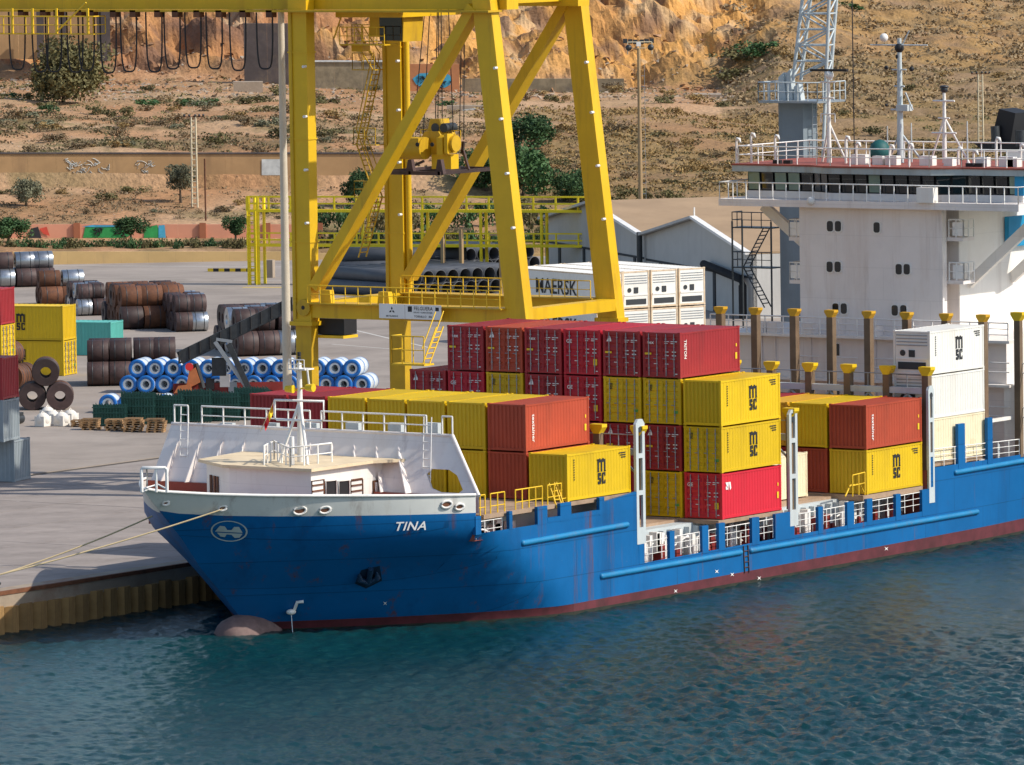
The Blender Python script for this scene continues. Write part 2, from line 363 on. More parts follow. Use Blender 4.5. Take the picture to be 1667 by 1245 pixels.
# anchor in its pocket
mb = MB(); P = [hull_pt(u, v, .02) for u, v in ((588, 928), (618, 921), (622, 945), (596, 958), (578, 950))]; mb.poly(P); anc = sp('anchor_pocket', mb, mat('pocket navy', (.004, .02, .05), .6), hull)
mb = MB(); mb.tube([hull_pt(604, 926, .2), hull_pt(600, 948, .3)], .16, 6); mb.tube([hull_pt(586, 944, .3), hull_pt(600, 950, .3), hull_pt(614, 941, .3)], .17, 6)
for u, v in ((586, 944), (614, 941)): mb.tube([hull_pt(u, v, .3), hull_pt(u-1, v-10, .3)], .2, 6, .04)
sp('anchor', mb, mat('anchor navy', (.006, .03, .07), .6), hull)
# fairleads in the bulwark
for u, v, s in ((270, 819, 4), (362, 827, 5), (488, 831, 8), (529, 830, 7), (727, 821, 7), (748, 825, 6)):
    mb = MB(); c = hull_pt(u, v, .03)
    e = (hull_pt(u+8, v-1, .03)-hull_pt(u-8, v+1, .03)).normalized(); pts = []
    for k in range(15): t = 2*math.pi*k/14; pts.append(c+e*(s/24*math.cos(t))+V((0, 0, 1))*(s/38*math.sin(t)))
    mb.tube(pts, .07, 5); o = sp('fairlead', mb, M_['white'], bul)
    mb = MB(); mb.poly([c+e*(s/30*math.cos(2*math.pi*k/12))+V((0, 0, 1))*(s/50*math.sin(2*math.pi*k/12)) for k in range(12)]); sp('fairlead_hole', mb, M_['rusty'], bul)
# decks, coamings and hatch covers
mb = MB(); pts = []
for i in range(21):
    t = (i/20)**1.6; z = 6.2; a = lerp_tab(STEM, z); x = a+(XS-a)*t; pts.append((x, half(x, z)))
mb.poly([(x, YC-b, 6.2) for x, b in pts]+[(x, YC+b, 6.2) for x, b in reversed(pts[1:])])
mb.quad((XS, -.1, 4.55), (XB1, -.1, 4.55), (XB1, 21.1, 4.55), (XS, 21.1, 4.55)); mb.quad((XB1, -.1, 1.5), (XB2, -.1, 1.5), (XB2, 21.1, 1.5), (XB1, 21.1, 1.5))
mb.quad((XB2, -.1, 4.2), (79, 1.5, 4.2), (79, 19.5, 4.2), (XB2, 21.1, 4.2))
for X, z0, z1 in ((XS, 4.55, 6.9), (XB1, 1.5, 4.9), (XB2, 1.5, 4.5)): mb.quad((X, -.2, z0), (X, 21.2, z0), (X, 21.2, z1), (X, -.2, z1))
sp('deck', mb, M_['deckred'])
mb = MB(); mb.box(-7.2, 6.2, 1.5, 19.5, 4.5, 5.7); mb.box(7.4, 36.2, 1.7, 19.3, 1.4, 3.35); mb.box(36.8, 43.6, 1.5, 19.5, 4.1, 4.75)
for k in range(34):
    x = 7.8+k*.86; mb.obox((x, 1.35, 1.5), (.08, 0, 0), (0, .36, 0), (0, 0, 1.7))
sp('hatch_coaming', mb, M_['lgrey'])
for x0, x1, y0, y1, z0, z1 in ((-7.8, 6.2, .0, 21.0, 5.6, 5.82), (7.2, 14.6, 2.62, 20.6, 3.2, 3.5), (14.7, 21.3, .0, 20.9, 3.3, 3.52), (21.9, 29.6, 2.0, 20.6, 3.2, 3.5), (29.8, 36.3, .0, 20.9, 3.3, 3.6), (36.9, 43.6, 0, 21, 4.6, 4.84)):
    mb = MB(); mb.box(x0, x1, y0, y1, z0, z1); sp('hatch_cover', mb, M_['hatch'])
# walkway clutter and white rails behind the openings
mb = MB()
rail(mb, [(6.9, -.15, 2.0), (35.9, -.15, 2.25)], 1.05, .95, .028, 3)
rail(mb, [(37.2, -.15, 4.6), (47, -.15, 4.4)], 1.05, 1.2, .03, 3)
for k in range(60):
    x = 7.3+rnd.random()*28; mb.tube([(x, .9, 1.5), (x, .9, 2.2+rnd.random()*1.0)], .05+rnd.random()*.06, 5)
for k in range(14):
    x = 7.5+rnd.random()*28; mb.tube([(x, 1.0, 2.+rnd.random()), (x+1.2+rnd.random(), 1.0, 2.+rnd.random())], .05, 5)
sp('walkway_railing', mb, M_['rail_white'])
mb = MB()
for k in range(26): x = 8+rnd.random()*27; s = .2+rnd.random()*.35; mb.box(x, x+s, .7, 1.2, 1.5, 1.9+rnd.random()*.9)
for pc in pieces(mb): sp('deck_fitting', pc, M_['redcab'])
mb = MB()
for k in range(22): x = 8+rnd.random()*27; mb.box(x, x+.25, .8, 1.3, 2.2, 2.7+rnd.random()*.6)
for k in range(10): x = -8.5+rnd.random()*6; mb.box(x, x+.5, 1.0, 1.4, 4.55, 5.0+rnd.random()*.4)
for pc in pieces(mb): sp('vent_box', pc, M_['white'])
mb = MB()
rail(mb, [(-8.4, .1, 4.6), (-6.0, .1, 4.6)], .9, .8, .03, 2)
mb.tube([(-8.4, .3, 5.2), (-7.4, .3, 5.0), (-6.4, .5, 4.7)], .06, 6)
sp('mooring_railing', mb, M_['rail_white'])
mb = MB()
for x0, x1 in ((-8.3, -7.4), (-6.9, -5.6), (-4.6, -2.1), (-1.6, -.3)): rail(mb, [(x0, .2, 5.55), (x1, .2, 5.55)], 1.3, .6, .04, 2)
for x0 in (-.9, -.2): ladder(mb, (x0, -.1, 5.6), (x0+.15, .5, 6.9), (1, 0, 0), .5, .4, .04)
mb2 = MB(); mb2.tube([uy(1376, 808, .1), uy(1384, 790, .1), uy(1400, 788, .1), uy(1408, 805, .1)], .05, 5); rail(mb2, [uy(1388, 808, -.1), uy(1408, 803, -.1)], 1.2, .6, .04, 2)
sp('deck_edge_rail', mb, M_['railyel']); sp('deck_edge_rail', mb2, M_['railyel'])
# rope ladder amidships
mb = MB(); a = hull_pt(1214, 888, .06); b = hull_pt(1216, 932, .06); ladder(mb, b, a, (1, 0, 0), .45, .3, .04); sp('pilot_ladder', mb, M_['rustdk'])
# ---------------------------------------------------------------- forecastle
ZT = 9.85
BW = dict(tp=(-7.2, 2.35), ts=(-7.2, 20.85), bp=(-8.6, -.25), bs=(-8.6, 21.25), zb=6.9)
def bw(a, s, off=0.):
    x = BW['bp'][0]+(BW['tp'][0]-BW['bp'][0])*s; y0 = BW['bp'][1]+(BW['tp'][1]-BW['bp'][1])*s; y1 = BW['bs'][1]+(BW['ts'][1]-BW['bs'][1])*s
    return V((x-off, y0+(y1-y0)*a, BW['zb']+(ZT-BW['zb'])*s))
mb = MB(); A = [0, .04, .058, .112, .135, .3, .5, .7, 1]; S = [0, .03, .09, .33, .42, 1]
for i in range(len(A)-1):
    for j in range(len(S)-1):
        if i in (1, 2, 3) and j in (1, 2, 3) and not (i in (1, 3) and j in (1, 3)): continue
        if i in (1, 3) and j in (1, 3):
            ia, ib = (i, i+1) if i == 1 else (i+1, i); ja, jb = (j, j+1) if j == 1 else (j+1, j)
            q = [bw(A[ia], S[ja]), bw(A[ib], S[ja]), bw(A[ia], S[jb])]; mb.poly(q); mb.poly([c+V((.12, 0, 0)) for c in q]); continue
        for off, fl in ((0, 0), (-.12, 1)):
            q = [bw(A[i], S[j], off), bw(A[i+1], S[j], off), bw(A[i+1], S[j+1], off), bw(A[i], S[j+1], off)]; mb.poly(q if fl else q[::-1])
mb.quad(bw(0, 0), bw(0, 1), bw(0, 1, -.12), bw(0, 0, -.12)); mb.quad(bw(0, 1), bw(1, 1), bw(1, 1, -.12), bw(0, 1, -.12))
mb.quad(bw(0, 0), bw(1, 0), (-8.6, 21.25, 6.0), (-8.6, -.25, 6.0))
brk = sp('breakwater', mb, M_['pink'])
mb = MB()
for k in range(13):
    a = .05+.9*k/12
    if .04 < a < .14: continue
    p0, p1 = bw(a, .78), bw(a, .0); p2 = p1+V((-.5, 0, .0)); p3 = bw(a, .55)+V((-.28, 0, 0))
    mb.prism([p0, p1, p2, p3], (0, .06, 0))
mb.tube([bw(i/10, 1) for i in range(11)], .09, 6); mb.tube([bw(0, 0), bw(0, 1)], .12, 6)
sp('breakwater_bracket', mb, M_['pink'], brk)
mb = MB()
rail(mb, [bw(.99, 1), bw(.94, 1)], 1., .9, .05, 1); rail(mb, [bw(.89, 1), bw(.50, 1)], 1., 1.5, .05, 2)
rail(mb, [bw(.46, 1), bw(.09, 1)], 1., 1.5, .05, 2); rail(mb, [bw(.035, 1), bw(.0, 1)], 1., 1., .05, 1)
for a in (.925, .06):
    b1 = bw(a, 1, .15)+V((-.5, 0, 1)); b0 = V((b1.x-.25, b1.y, 6.9)); ladder(mb, b0, b1, (0, 1, 0), .5, .4, .034)
sp('breakwater_railing', mb, M_['rail_white'], brk)
mb = MB()
for u in (305, 368, 440, 505, 573, 642, 702): c = ux(u, 696, -6.6); mb.box(c.x, c.x+.3, c.y-.42, c.y+.42, 8.6, c.z+.25)
for pc in pieces(mb): sp('vent_post', pc, M_['lgrey'])
# deckhouse on the forecastle
ROOF = 8.42
fp = [(-7.7, 6.3), (-14.4, 6.3), (-14.4, 11.6), (-12.4, 14.6), (-7.7, 15.2)]
mb = MB(); mb.prism([(x, y, 6.2) for x, y in fp], (0, 0, ROOF-6.2)); dh = sp('fore_deckhouse', mb, M_['white'])
rp = [(-7.75, 4.9), (-9.3, 6.0), (-14.75, 6.0), (-14.75, 11.8), (-12.6, 15.0), (-7.75, 15.6)]
mb = MB(); mb.prism([(x, y, ROOF+.003) for x, y in rp], (0, 0, .16)); sp('roof', mb, M_['cream'], dh)
def hf(x): return x
for u0, u1, v0, v1, nm, mm in ((528, 545, 781, 806, 'door', 'black'), (549, 566, 781, 806, 'door', 'black'), (505.5, 525, 780, 806, 'louvre', 'trimw'), (569, 588, 780, 806, 'louvre', 'trimw'), (607, 636, 778, 807, 'stowage_rack', 'rusty'), (640, 668, 779, 807, 'hatch_plate', 'trimw')):
    a = uy(u0, v1, 6.28); b = uy(u1, v0, 6.28); mb = MB(); mb.box(a.x, b.x, 6.21, 6.29, 6.3, b.z); d = sp(nm, mb, M_[mm], dh)
    mb = MB()
    if nm == 'louvre':
        for k in range(4): z = 6.75+k*.3; mb.box(a.x+.05, b.x-.05, 6.14, 6.205, z, z+.07)
        mb.tube([(a.x, 6.18, 6.3), (a.x, 6.18, b.z), (b.x, 6.18, b.z), (b.x, 6.18, 6.3)], .04, 5); sp('louvre_slat', mb, M_['rusty'], dh)
    elif nm == 'door': mb.tube([(a.x, 6.17, 6.3), (a.x, 6.17, b.z), (b.x, 6.17, b.z), (b.x, 6.17, 6.3)], .05, 5); sp('door_frame', mb, M_['trimw'], dh)
    elif nm == 'stowage_rack':
        for k in range(5): x = a.x+(b.x-a.x)*(k+.5)/5; mb.box(x-.07, x+.07, 6.12, 6.2, 6.4, b.z-.1)
        sp('rack_bar', mb, M_['trimw'], dh)
for u0, u1 in ((334, 341), (346, 352), (356, 361)):
    a = ux(u0, 790, -13.2); b = ux(u1, 790, -13.2); mb = MB(); y0, y1 = b.y, a.y
    f = lambda y: -14.4+2.0*(y-11.6)/3.0-.03
    mb.obox((f(y0), y0, 6.3), (f(y1)-f(y0), y1-y0, 0), (-.06, 0, 0), (0, 0, 1.5)); sp('door', mb, M_['rusty'], dh)
# foremast
FB = uz(490, 752, ROOF+.16); FZ = uy(490, 590, FB.y).z
mb = MB(); mb.tube([(FB.x, FB.y, ROOF+.1), (FB.x, FB.y, FZ)], .2, 10, .11)
for u, v in ((455, 753), (501, 757)):
    q = uz(u, v, ROOF+.16); mb.tube([q, (FB.x, FB.y, FB.z+ (FZ-FB.z)*.62)], .09, 6)
fm = sp('foremast', mb, M_['white'])
mb = MB(); z0 = uy(490, 684, FB.y).z; z1 = uy(490, 651, FB.y).z; dy = [uy(447, 665, FB.y), uy(527, 665, FB.y)]
pts = [ux(u, v, FB.x-.25) for u, v in ((447, 651), (527, 653), (527, 682), (524, 685), (451, 683), (447, 680), (447, 651))]
mb.tube(pts, .07, 6); sp('mast_yard', mb, M_['rail_white'], fm)
mb = MB(); p = ux(490, 600, FB.x); mb.box(p.x-.4, p.x+.4, p.y-.55, p.y+.55, p.z-.05, p.z+.02); rail(mb, [(p.x-.4, p.y+.5, p.z), (p.x-.4, p.y-.5, p.z)], .5, .3, .03, 2); mb.tube([ux(500, 600, FB.x-.2), ux(504, 632, FB.x-.2)], .06, 5); sp('mast_platform', mb, M_['white'], fm)
mb = MB()
for v0, v1 in ((573, 580), (581, 588)): a = ux(489, v0, FB.x); b = ux(489, v1, FB.x); mb.tube([(FB.x, FB.y, b.z), (FB.x, FB.y, a.z)], .1, 8)
sp('masthead_lamp', mb, M_['black'], fm)
for u, v in ((472, 633), (505, 631)):
    mb = MB(); p = ux(u, v, FB.x-.3); mb.tube([p+V((0, .25, 0)), p-V((0, .22, 0))], .17, 8, .22); mb.tube([p, (FB.x, FB.y, p.z-.1)], .05, 5); sp('search_lamp', mb, M_['headyel'], fm)
mb = MB(); c = [uz(u, v, ROOF+.16) for u, v in ((430, 757), (446, 748), (472, 760), (540, 752))]; rail(mb, c, 1.0, 1.1, .05, 2); mb.tube([uz(476, 757, ROOF+.16), uz(476, 757, ROOF+.16)+V((0, 0, 1.5))], .12, 8); sp('roof_railing', mb, M_['rail_white'])
# flag on the mast stay
mb = MB(); n = 8
fl = [(445, 655), (449, 672), (438, 690), (427, 699), (430, 686), (436, 668)]
def flag(cols):
    mb = MB(); P = [[ux(445-2.4*i*.9+ (j*1.2), 655+5.2*i+j*5.2, FB.x+.2+.18*math.sin(i*1.3)) for j in range(3)] for i in range(8)]
    for i in range(7):
        for j in range(2):
            if (1 <= i <= 3) == cols: mb.quad(P[i][j], P[i+1][j], P[i+1][j+1], P[i][j+1])
    return mb
f1 = sp('ensign', flag(False), M_['flagr']); f2 = sp('ensign_stripe', flag(True), M_['flagy'], f1)
mb = MB(); mb.tube([ux(447, 650, FB.x), ux(424, 702, FB.x)], .02, 4); sp('halyard', mb, M_['rope'], f1)
# bow tip rail cage
mb = MB(); tp = uz(250, 800, 8.15)
c = [uz(u, 801, 8.1) for u in (231, 272)]
for dz in (1.25,):
    a, b = c; mb.tube([a, a+V((0, 0, dz-.1)), a+(b-a)*.05+V((0, 0, dz)), a+(b-a)*.95+V((0, 0, dz)), b+V((0, 0, dz-.1)), b], .09, 6); m_ = a.lerp(b, .58); mb.tube([m_, m_+V((0, 0, dz))], .07, 6)
    mb.tube([a+V((0, 0, .15)), a.lerp(b, .4)+V((.9, .3, .3)), b+V((0, 0, .15))], .06, 5); mb.tube([a, a+V((1.1, .5, 0)), a+V((1.1, .5, 1.1)), a+V((0, 0, 1.2))], .06, 5)
sp('bow_cage', mb, M_['rail_white'])
# ---------------------------------------------------------------- lashing plates, posts
for X, zb, zt, xw in ((6.15, 3.0, 9.75, .85), (21.55, 2.6, 9.1, .85), (36.5, 2.6, 9.35, .62)):
    mb = MB(); y = -.32; w_ = xw; segs = []
    holes = [(zb+.9, 1.75), (zb+2.9, 1.75), (zb+4.9, 1.4)]
    mb.box(X, X+w_*.28, y, y+.16, zb, zt-.25); mb.box(X+w_*.72, X+w_, y, y+.16, zb, zt-.25)
    z = zb
    for h0, hl_ in holes:
        mb.box(X+w_*.28, X+w_*.72, y, y+.16, z, h0); z = h0+hl_
    mb.box(X+w_*.28, X+w_*.72, y, y+.16, z, zt-.25)
    mb.prism([(X, y, zt-.25), (X+w_, y, zt-.25), (X+w_*.75, y, zt), (X+w_*.25, y, zt)], (0, .16, 0))
    lp = sp('lashing_plate', mb, M_['lgrey'])
    mb = MB(); zz = zt-.55; mb.tube([(X+w_/2, y-.01, zz), (X+w_/2, y+.05, zz)], .17, 10); sp('plate_hole', mb, M_['dark'], lp)
def head(mb, x, y, z, s=1.):
    q = [(x, y-.22*s, z), (x, y+.22*s, z), (x, y+.5*s, z+.42*s), (x, y+.5*s, z+.62*s), (x, y-.5*s, z+.62*s), (x, y-.5*s, z+.42*s)]
    mb.prism(q, (.5, 0, 0))
TP, WD, TH, HH, LL = 2.64, 2.46, 2.565, 2.53, 6.06
def postrow(X, ys, zb, zt, w_, m, beams, hs=.82, hm='headyel'):
    for y in ys:
        mb = MB(); mb.box(X, X+w_, y-w_/2, y+w_/2, zb, zt); po = sp('guide_post', mb, M_[m])
        mb = MB(); head(mb, X-.03, y, zt, hs); sp('guide_head', mb, M_[hm], po)
    if beams:
        mb = MB()
        for z in beams:
            mb.box(X+.05, X+w_-.05, ys[0], ys[-1], z, z+.35)
        for i, y in enumerate(ys[:-1]):
            mb.tube([(X+.25, y, beams[0]-1.2), (X+.25, y+TP*.5, beams[0]-.05)], .07, 5); mb.tube([(X+.25, y+TP, beams[0]-1.2), (X+.25, y+TP*.5, beams[0]-.05)], .07, 5)
        sp('lashing_beam', mb, M_['lgrey'])
        mb = MB(); rail(mb, [(X+.2, ys[0], beams[0]+.35), (X+.2, ys[-1], beams[0]+.35)], .75, 1.3, .03, 1); sp('lashing_railing', mb, M_['galv'])
postrow(36.62, [-.02+TP*k for k in range(8)], 3.6, uy(1504, 612, 0).z, .42, 'brownpost', [uy(1504, 612, 0).z-1.05])
postrow(6.7, [.0+TP*k for k in range(8)], 5.8, uy(1026, 710, 0).z, .4, 'brownpost', [uy(1026, 710, 0).z-1.1])
postrow(22.0, [.0+TP*k for k in range(8)], 3.5, uy(1026, 710, 0).z-.2, .4, 'brownpost', [uy(1026, 710, 0).z-1.5])
PY = [ux(u, 515, 43.7).y for u in (1597, 1537, 1473, 1411, 1350, 1290, 1227, 1170)]
postrow(43.7, PY, 5.2, ux(1597, 524, 43.7).z, .42, 'brownpost', None, .68, 'headrust')
PP = ux(1655, 522, 47.0); mb = MB(); mb.box(47, 47.35, PP.y-.2, PP.y+.2, 4.4, PP.z); po = sp('guide_post', mb, M_['brownpost']); mb = MB(); head(mb, 46.95, PP.y, PP.z, .8); sp('guide_head', mb, M_['headyel'], po)
# ---------------------------------------------------------------- accommodation
XH = 48.5
def hx(u, v, X=XH): return ux(u, v, X)
Lo, Hi = hx(1303, 510).y, hx(1535, 510).y     # starboard / port edges of the tall front wall
ZB = hx(1420, 338).z; ZD = hx(1420, 515).z
low_top = hx(1420, 545).z
mb = MB(); mb.box(XH-.6, XH+22, hx(1180, 540).y, 1.2, 4.2, low_top); lowh = sp('lower_house', mb, M_['pink'])
mb = MB(); mb.box(XH-1.3, XH-.6, hx(1180, 540).y-.1, .6, low_top-.16, low_top); mb.box(XH-1.3, XH-.6, hx(1180, 540).y-.1, .6, low_top-2.75, low_top-2.6)
for pc in pieces(mb): sp('walkway_deck', pc, M_['white'], lowh)
mb = MB(); rail(mb, [(XH-1.25, hx(1175, 540).y, low_top), (XH-1.25, .7, low_top)], 1.05, 1.3, .045, 3); sp('walkway_railing', mb, M_['rail_white'], lowh)
mb = MB()
for y in (PY[k]-TP/2 for k in range(0, 7)):
    for z in (low_top-1.3, low_top-1.85): mb.tube([(XH-1.2, y-.95, z-.0), (XH-1.2, y+.8, z)], .04, 5)
    for z in (low_top-3.9, low_top-4.45): mb.tube([(XH-1.2, y-.95, z-.0), (XH-1.2, y+.8, z)], .04, 5)
o = sp('grab_rail', mb, M_['rail_white'], lowh); o['kind'] = 'stuff'
for u, v in ((1361, 569), (1361, 640)):
    mb = MB(); c = hx(u, v, XH-.62); mb.box(c.x-.02, c.x+.01, c.y-.22, c.y+.22, c.z-.35, c.z+.35); sp('porthole', mb, M_['glass'], lowh)
mb = MB()
for u in (1240, 1262, 1320, 1425, 1560):
    c = hx(u, 560, XH-.62); mb.box(c.x-.05, c.x, c.y-.05, c.y+.05, 4.3, low_top-.2)
    c = hx(u, 508, XH-.3); mb.box(c.x-.4, c.x+.3, c.y-.35, c.y+.35, low_top, low_top+.6)
for pc in pieces(mb): sp('stiffener', pc, M_['pink'], lowh)
mb = MB(); mb.box(XH, XH+.5, Hi, Lo, low_top-.02, ZB); mb.box(XH+1.9, XH+13, Hi+.02, Lo-.02, low_top-.01, ZB); acc = sp('accommodation_block', mb, M_['pink'])
mb = MB(); mb.box(XH+1.92, XH+20, Hi-.02, Hi+1.2, low_top-.005, ZB-.003); sp('port_wall', mb, M_['white'], acc)
for u, v in ((1352, 368), (1365, 368), (1428, 370), (1351.5, 434), (1364.5, 434), (1464, 438), (1477, 438), (1361, 502), (1374.5, 502), (1457.5, 505), (1471.5, 505)):
    c = hx(u, v, XH-.01); 
    def rr(hy, hz, r): 
        q = []
        for cx_, cz_, a0 in ((hy-r, hz-r, 0), (-hy+r, hz-r, 90), (-hy+r, -hz+r, 180), (hy-r, -hz+r, 270)):
            for k in range(3): t = math.radians(a0+45*k); q.append((cx_+r*math.cos(t), cz_+r*math.sin(t)))
        return q
    mb = MB(); mb.prism([(c.x+.03, c.y+a, c.z+b) for a, b in rr(.28, .38, .16)], (-.09, 0, 0)); wf = sp('window_frame', mb, M_['white'], acc)
    mb = MB(); mb.prism([(c.x-.05, c.y+a, c.z+b) for a, b in rr(.21, .31, .13)], (-.03, 0, 0)); sp('window_pane', mb, M_['glass'], wf)
# galleries at both edges of the front wall
for yy, sg in ((Hi, -1), (Lo, 1)):
    for v in (395, 465):
        z = hx(1303 if sg > 0 else 1535, v-8).z
        mb = MB(); y0 = yy+sg*(-.6); y1 = yy+sg*1.1; mb.box(XH+.55, XH+1.85, min(y0, y1), max(y0, y1), z-.22, z); g = sp('gallery_floor', mb, M_['pink'], acc)
        mb = MB(); rail(mb, [(XH+.6, yy+sg*.1, z), (XH+.6, y1, z), (XH+1.8, y1, z)], 1.05, .6, .045, 2); mb.box(XH+.6, XH+.64, min(yy+sg*.35, y1), max(yy+sg*.35, y1), z+.1, z+.9); sp('gallery_railing', mb, M_['rail_white'], g)
# wing brackets
mb = MB()
mb.bar((XH+3.0, .6, ZB-.2), (XH+3.0, Hi, ZB-4.6), .35, .6); mb.bar((XH+3.0, hx(1200, 340).y, ZB-.2), (XH+3.0, Lo, ZB-3.6), .35, .6); mb.bar((XH+8., .6, ZB-.2), (XH+8., Hi, ZB-4.6), .35, .6)
for pc in pieces(mb): sp('wing_bracket', pc, M_['white'], acc)
# bridge deck with its wings
SB = hx(1183, 335).y; PB = .1
mb = MB(); mb.prism([(XH-.9, SB, ZB), (XH-.9, PB, ZB), (XH+9, PB, ZB), (XH+9, SB, ZB)], (0, 0, .42)); bd = sp('bridge_deck', mb, M_['pink'])
zd = ZB+.42
mb = MB(); rail(mb, [(XH+6, SB-.05, zd), (XH-.85, SB-.05, zd), (XH-.85, PB+.05, zd), (XH+9, PB+.05, zd)], 1.0, .95, .04, 1); sp('bridge_railing', mb, M_['rail_white'], bd)
ZW0 = hx(1440, 316).z; ZW1 = hx(1440, 284).z; ZR = hx(1440, 274).z
BX = XH+.25
front = [(BX+1.1, SB-.6), (BX+1.1, SB-.7), (BX+.9, hx(1310, 300).y), (BX, hx(1345, 300).y), (BX, hx(1520, 300).y), (BX+.9, hx(1560, 300).y), (BX+.9, PB+.9)]
pl = front+[(BX+8, PB+.9), (BX+8, SB-.6)]
mb = MB(); mb.prism([(x, y, zd) for x, y in pl], (0, 0, ZW0-zd)); bh = sp('bridge_house', mb, M_['pink'])
mb = MB(); ins = [(x+.12, y) for x, y in front]+[(BX+8, PB+.95), (BX+8, SB-.65)]; mb.prism([(x, y, ZW0) for x, y in ins], (0, 0, ZW1-ZW0)); sp('window_band', mb, M_['black'], bh)
segs = [(front[k], front[k+1]) for k in range(1, 6)]
for a, b in segs:
    a, b = V((*a, 0)), V((*b, 0)); L_ = (b-a).length; n = max(1, round(L_/.95)); d = (b-a)/n; nn = V((-abs(d.y), d.x*(1 if d.y < 0 else -1), 0)).normalized()
    for i in range(n):
        p0 = a+d*(i+.09); p1 = a+d*(i+.91); top = nn*.16; y = (p0.y+p1.y)/2
        mb = MB(); q = [p0+V((0, 0, ZW0+.08))-V((.03, 0, 0)), p1+V((0, 0, ZW0+.08))-V((.03, 0, 0)), p1+V((-.12, 0, ZW1-.06)), p0+V((-.12, 0, ZW1-.06))]
        mb.prism(q, (.025, 0, 0)); g = y > hx(1305, 300).y and i % 3 != 1 or (i % 5 == 3)
        sp('bridge_window', mb, M_['glassg' if g else 'glass'], bh)
rf = [(x-.55, y) for x, y in front]; rf[0] = (rf[0][0], SB+.1); rf[1] = (rf[1][0], SB+.0); rf[-1] = (rf[-1][0], PB)
rpl = rf[0:1]+rf[2:]+[(BX+8.6, PB), (BX+8.6, SB+.1)]
mb = MB(); mb.prism([(x, y, ZW1) for x, y in rpl], (0, 0, ZR-ZW1)); sp('roof_fascia', mb, M_['grey'], bh)
mb = MB(); mb.prism([(x-.06, y, ZR) for x, y in rpl], (0, 0, .1)); sp('roof', mb, M_['deckred'], bh)
ZR += .1
mb = MB(); rp_ = [(x+.3, y-(.3 if y > 10 else -.3), ZR) for x, y in rpl]; rail(mb, rp_+[rp_[0]], 1.05, 1.35, .04, 2); sp('roof_railing', mb, M_['rail_white'], bh)
mb = MB(); c = hx(1658, 302, BX+.6); mb.obox((BX+.75, c.y-.3, ZW0), (-.08, 0, 0), (0, .6, 0), (0, 0, 1.3)); sp('life_ring_box', mb, M_['cyanp'], bd)
mb = MB(); c = hx(1508, 324, XH-.8); mb.box(XH-1.1, XH-.55, c.y-.65, c.y+.5, zd, zd+.9); mb.sphere(hx(1521, 326, XH-.8), .2); sp('deck_locker', mb, M_['white'], bd)
mb = MB(); c = hx(1320, 327, XH-.95); mb.sphere(c, .26, 10, 8); sp('deck_lamp', mb, M_['white'], bd)
# roof gear
def rp(u, v, X): return ux(u, v, X)
def mast(name, u, vt, X, r, extras, m='white', par=None):
    c = ux(u, 262, X); t = ux(u, vt, X); mb = MB(); mb.tube([(X, c.y, ZR-.1), (X, c.y, t.z)], r, 8, r*.6)
    for e in extras: e(mb, X, c.y)
    return sp(name, mb, M_[m], par or bh)
def cross(v, half_, r=.05): return lambda mb, X, y: mb.tube([(X-.05, y-half_, ux(1440, v, X).z), (X-.05, y+half_, ux(1440, v, X).z)], r, 5)
def legs(v, sp_): return lambda mb, X, y: [mb.tube([(X+.6, y+s*sp_, ZR-.1), (X, y, ux(1440, v, X).z)], .07, 5) for s in (-1, 1)]
mb0 = mast('radar_mast', 1350, 120, 52, .16, [cross(134, .55), legs(200, .9), cross(160, .4), lambda mb, X, y: rail(mb, [(X-.1, y-.5, ux(1440, 200, X).z), (X-.1, y+.5, ux(1440, 200, X).z)], .5, .5, .04, 1)])
mb = MB(); c = ux(1350, 116, 52); mb.box(c.x-.12, c.x+.12, c.y-1.3, c.y+1.3, c.z, c.z+.14); sp('radar_scanner', mb, M_['black'], bh)
mb = MB(); c = ux(1350, 122, 52); mb.sphere(c, .28); sp('radar_housing', mb, M_['white'], bh)
mast('main_mast', 1466, 62, 53, .22, [cross(73, 2.0, .045), cross(178, .6, .06), cross(113, .5, .05), cross(140, .35, .06), legs(214, 1.3), lambda mb, X, y: mb.tube([(X, y-.4, ux(1440, 150, X).z), (X, y-.9, ux(1440, 178, X).z)], .05, 5), lambda mb, X, y: mb.tube([(X, y-.2, ux(1440, 73, X).z), (X, y-.7, ux(1440, 50, X).z)], .04, 5), lambda mb, X, y: mb.box(X-.3, X+.3, y-.7, y+.1, ux(1440, 180, X).z, ux(1440, 170, X).z)], 'lgrey')
mb = MB(); X = 53
for u, v, s in ((1464, 78, .3), (1462, 92, .17), (1443, 110, .14), (1484, 112, .16), (1443, 171, .1)): mb.sphere(ux(u, v, X), s)
for pc in pieces(mb): sp('signal_lamp', pc, M_['black'], bh)
mb = MB(); mb.sphere(ux(1439, 61, 53), .26, 10, 8); sp('satellite_dome', mb, M_['white'], bh)
mast('signal_mast', 1538, 145, 53.5, .15, [cross(163, .75, .06), cross(215, .85, .06), cross(191, .4), legs(190, 1.4)])
mb = MB(); mb.sphere(ux(1537, 145, 53.5), .24); mb.sphere(ux(1537, 141, 53.5), (.3, .3, .1)); sp('radar_dome', mb, M_['steeldk'], bh)
for u, vt in ((1575, 197), (1484, 200), (1445, 205)): mast('whip_aerial', u, vt, 54, .06, [], 'lgrey')
for u, vt, X in ((1199, 225, 50.2), (1223, 217, 50.4), (1262, 220, 50.6), (1377, 222, 51.5), (1394, 232, 50), (1449, 236, 51), (1480, 234, 50), (1622, 224, 51), (1662, 235, 51), (1560, 240, 52), (1585, 245, 51)):
    mb = MB(); c = ux(u, 260, X); z = ux(u, vt, X).z; mb.tube([(X, c.y, ZR-.1), (X, c.y, z-.2), (X-.05, c.y-.1, z), (X-.1, c.y-.28, z-.02), (X-.1, c.y-.34, z-.25)], .085, 6); sp('vent_pipe', mb, M_['white'], bh)
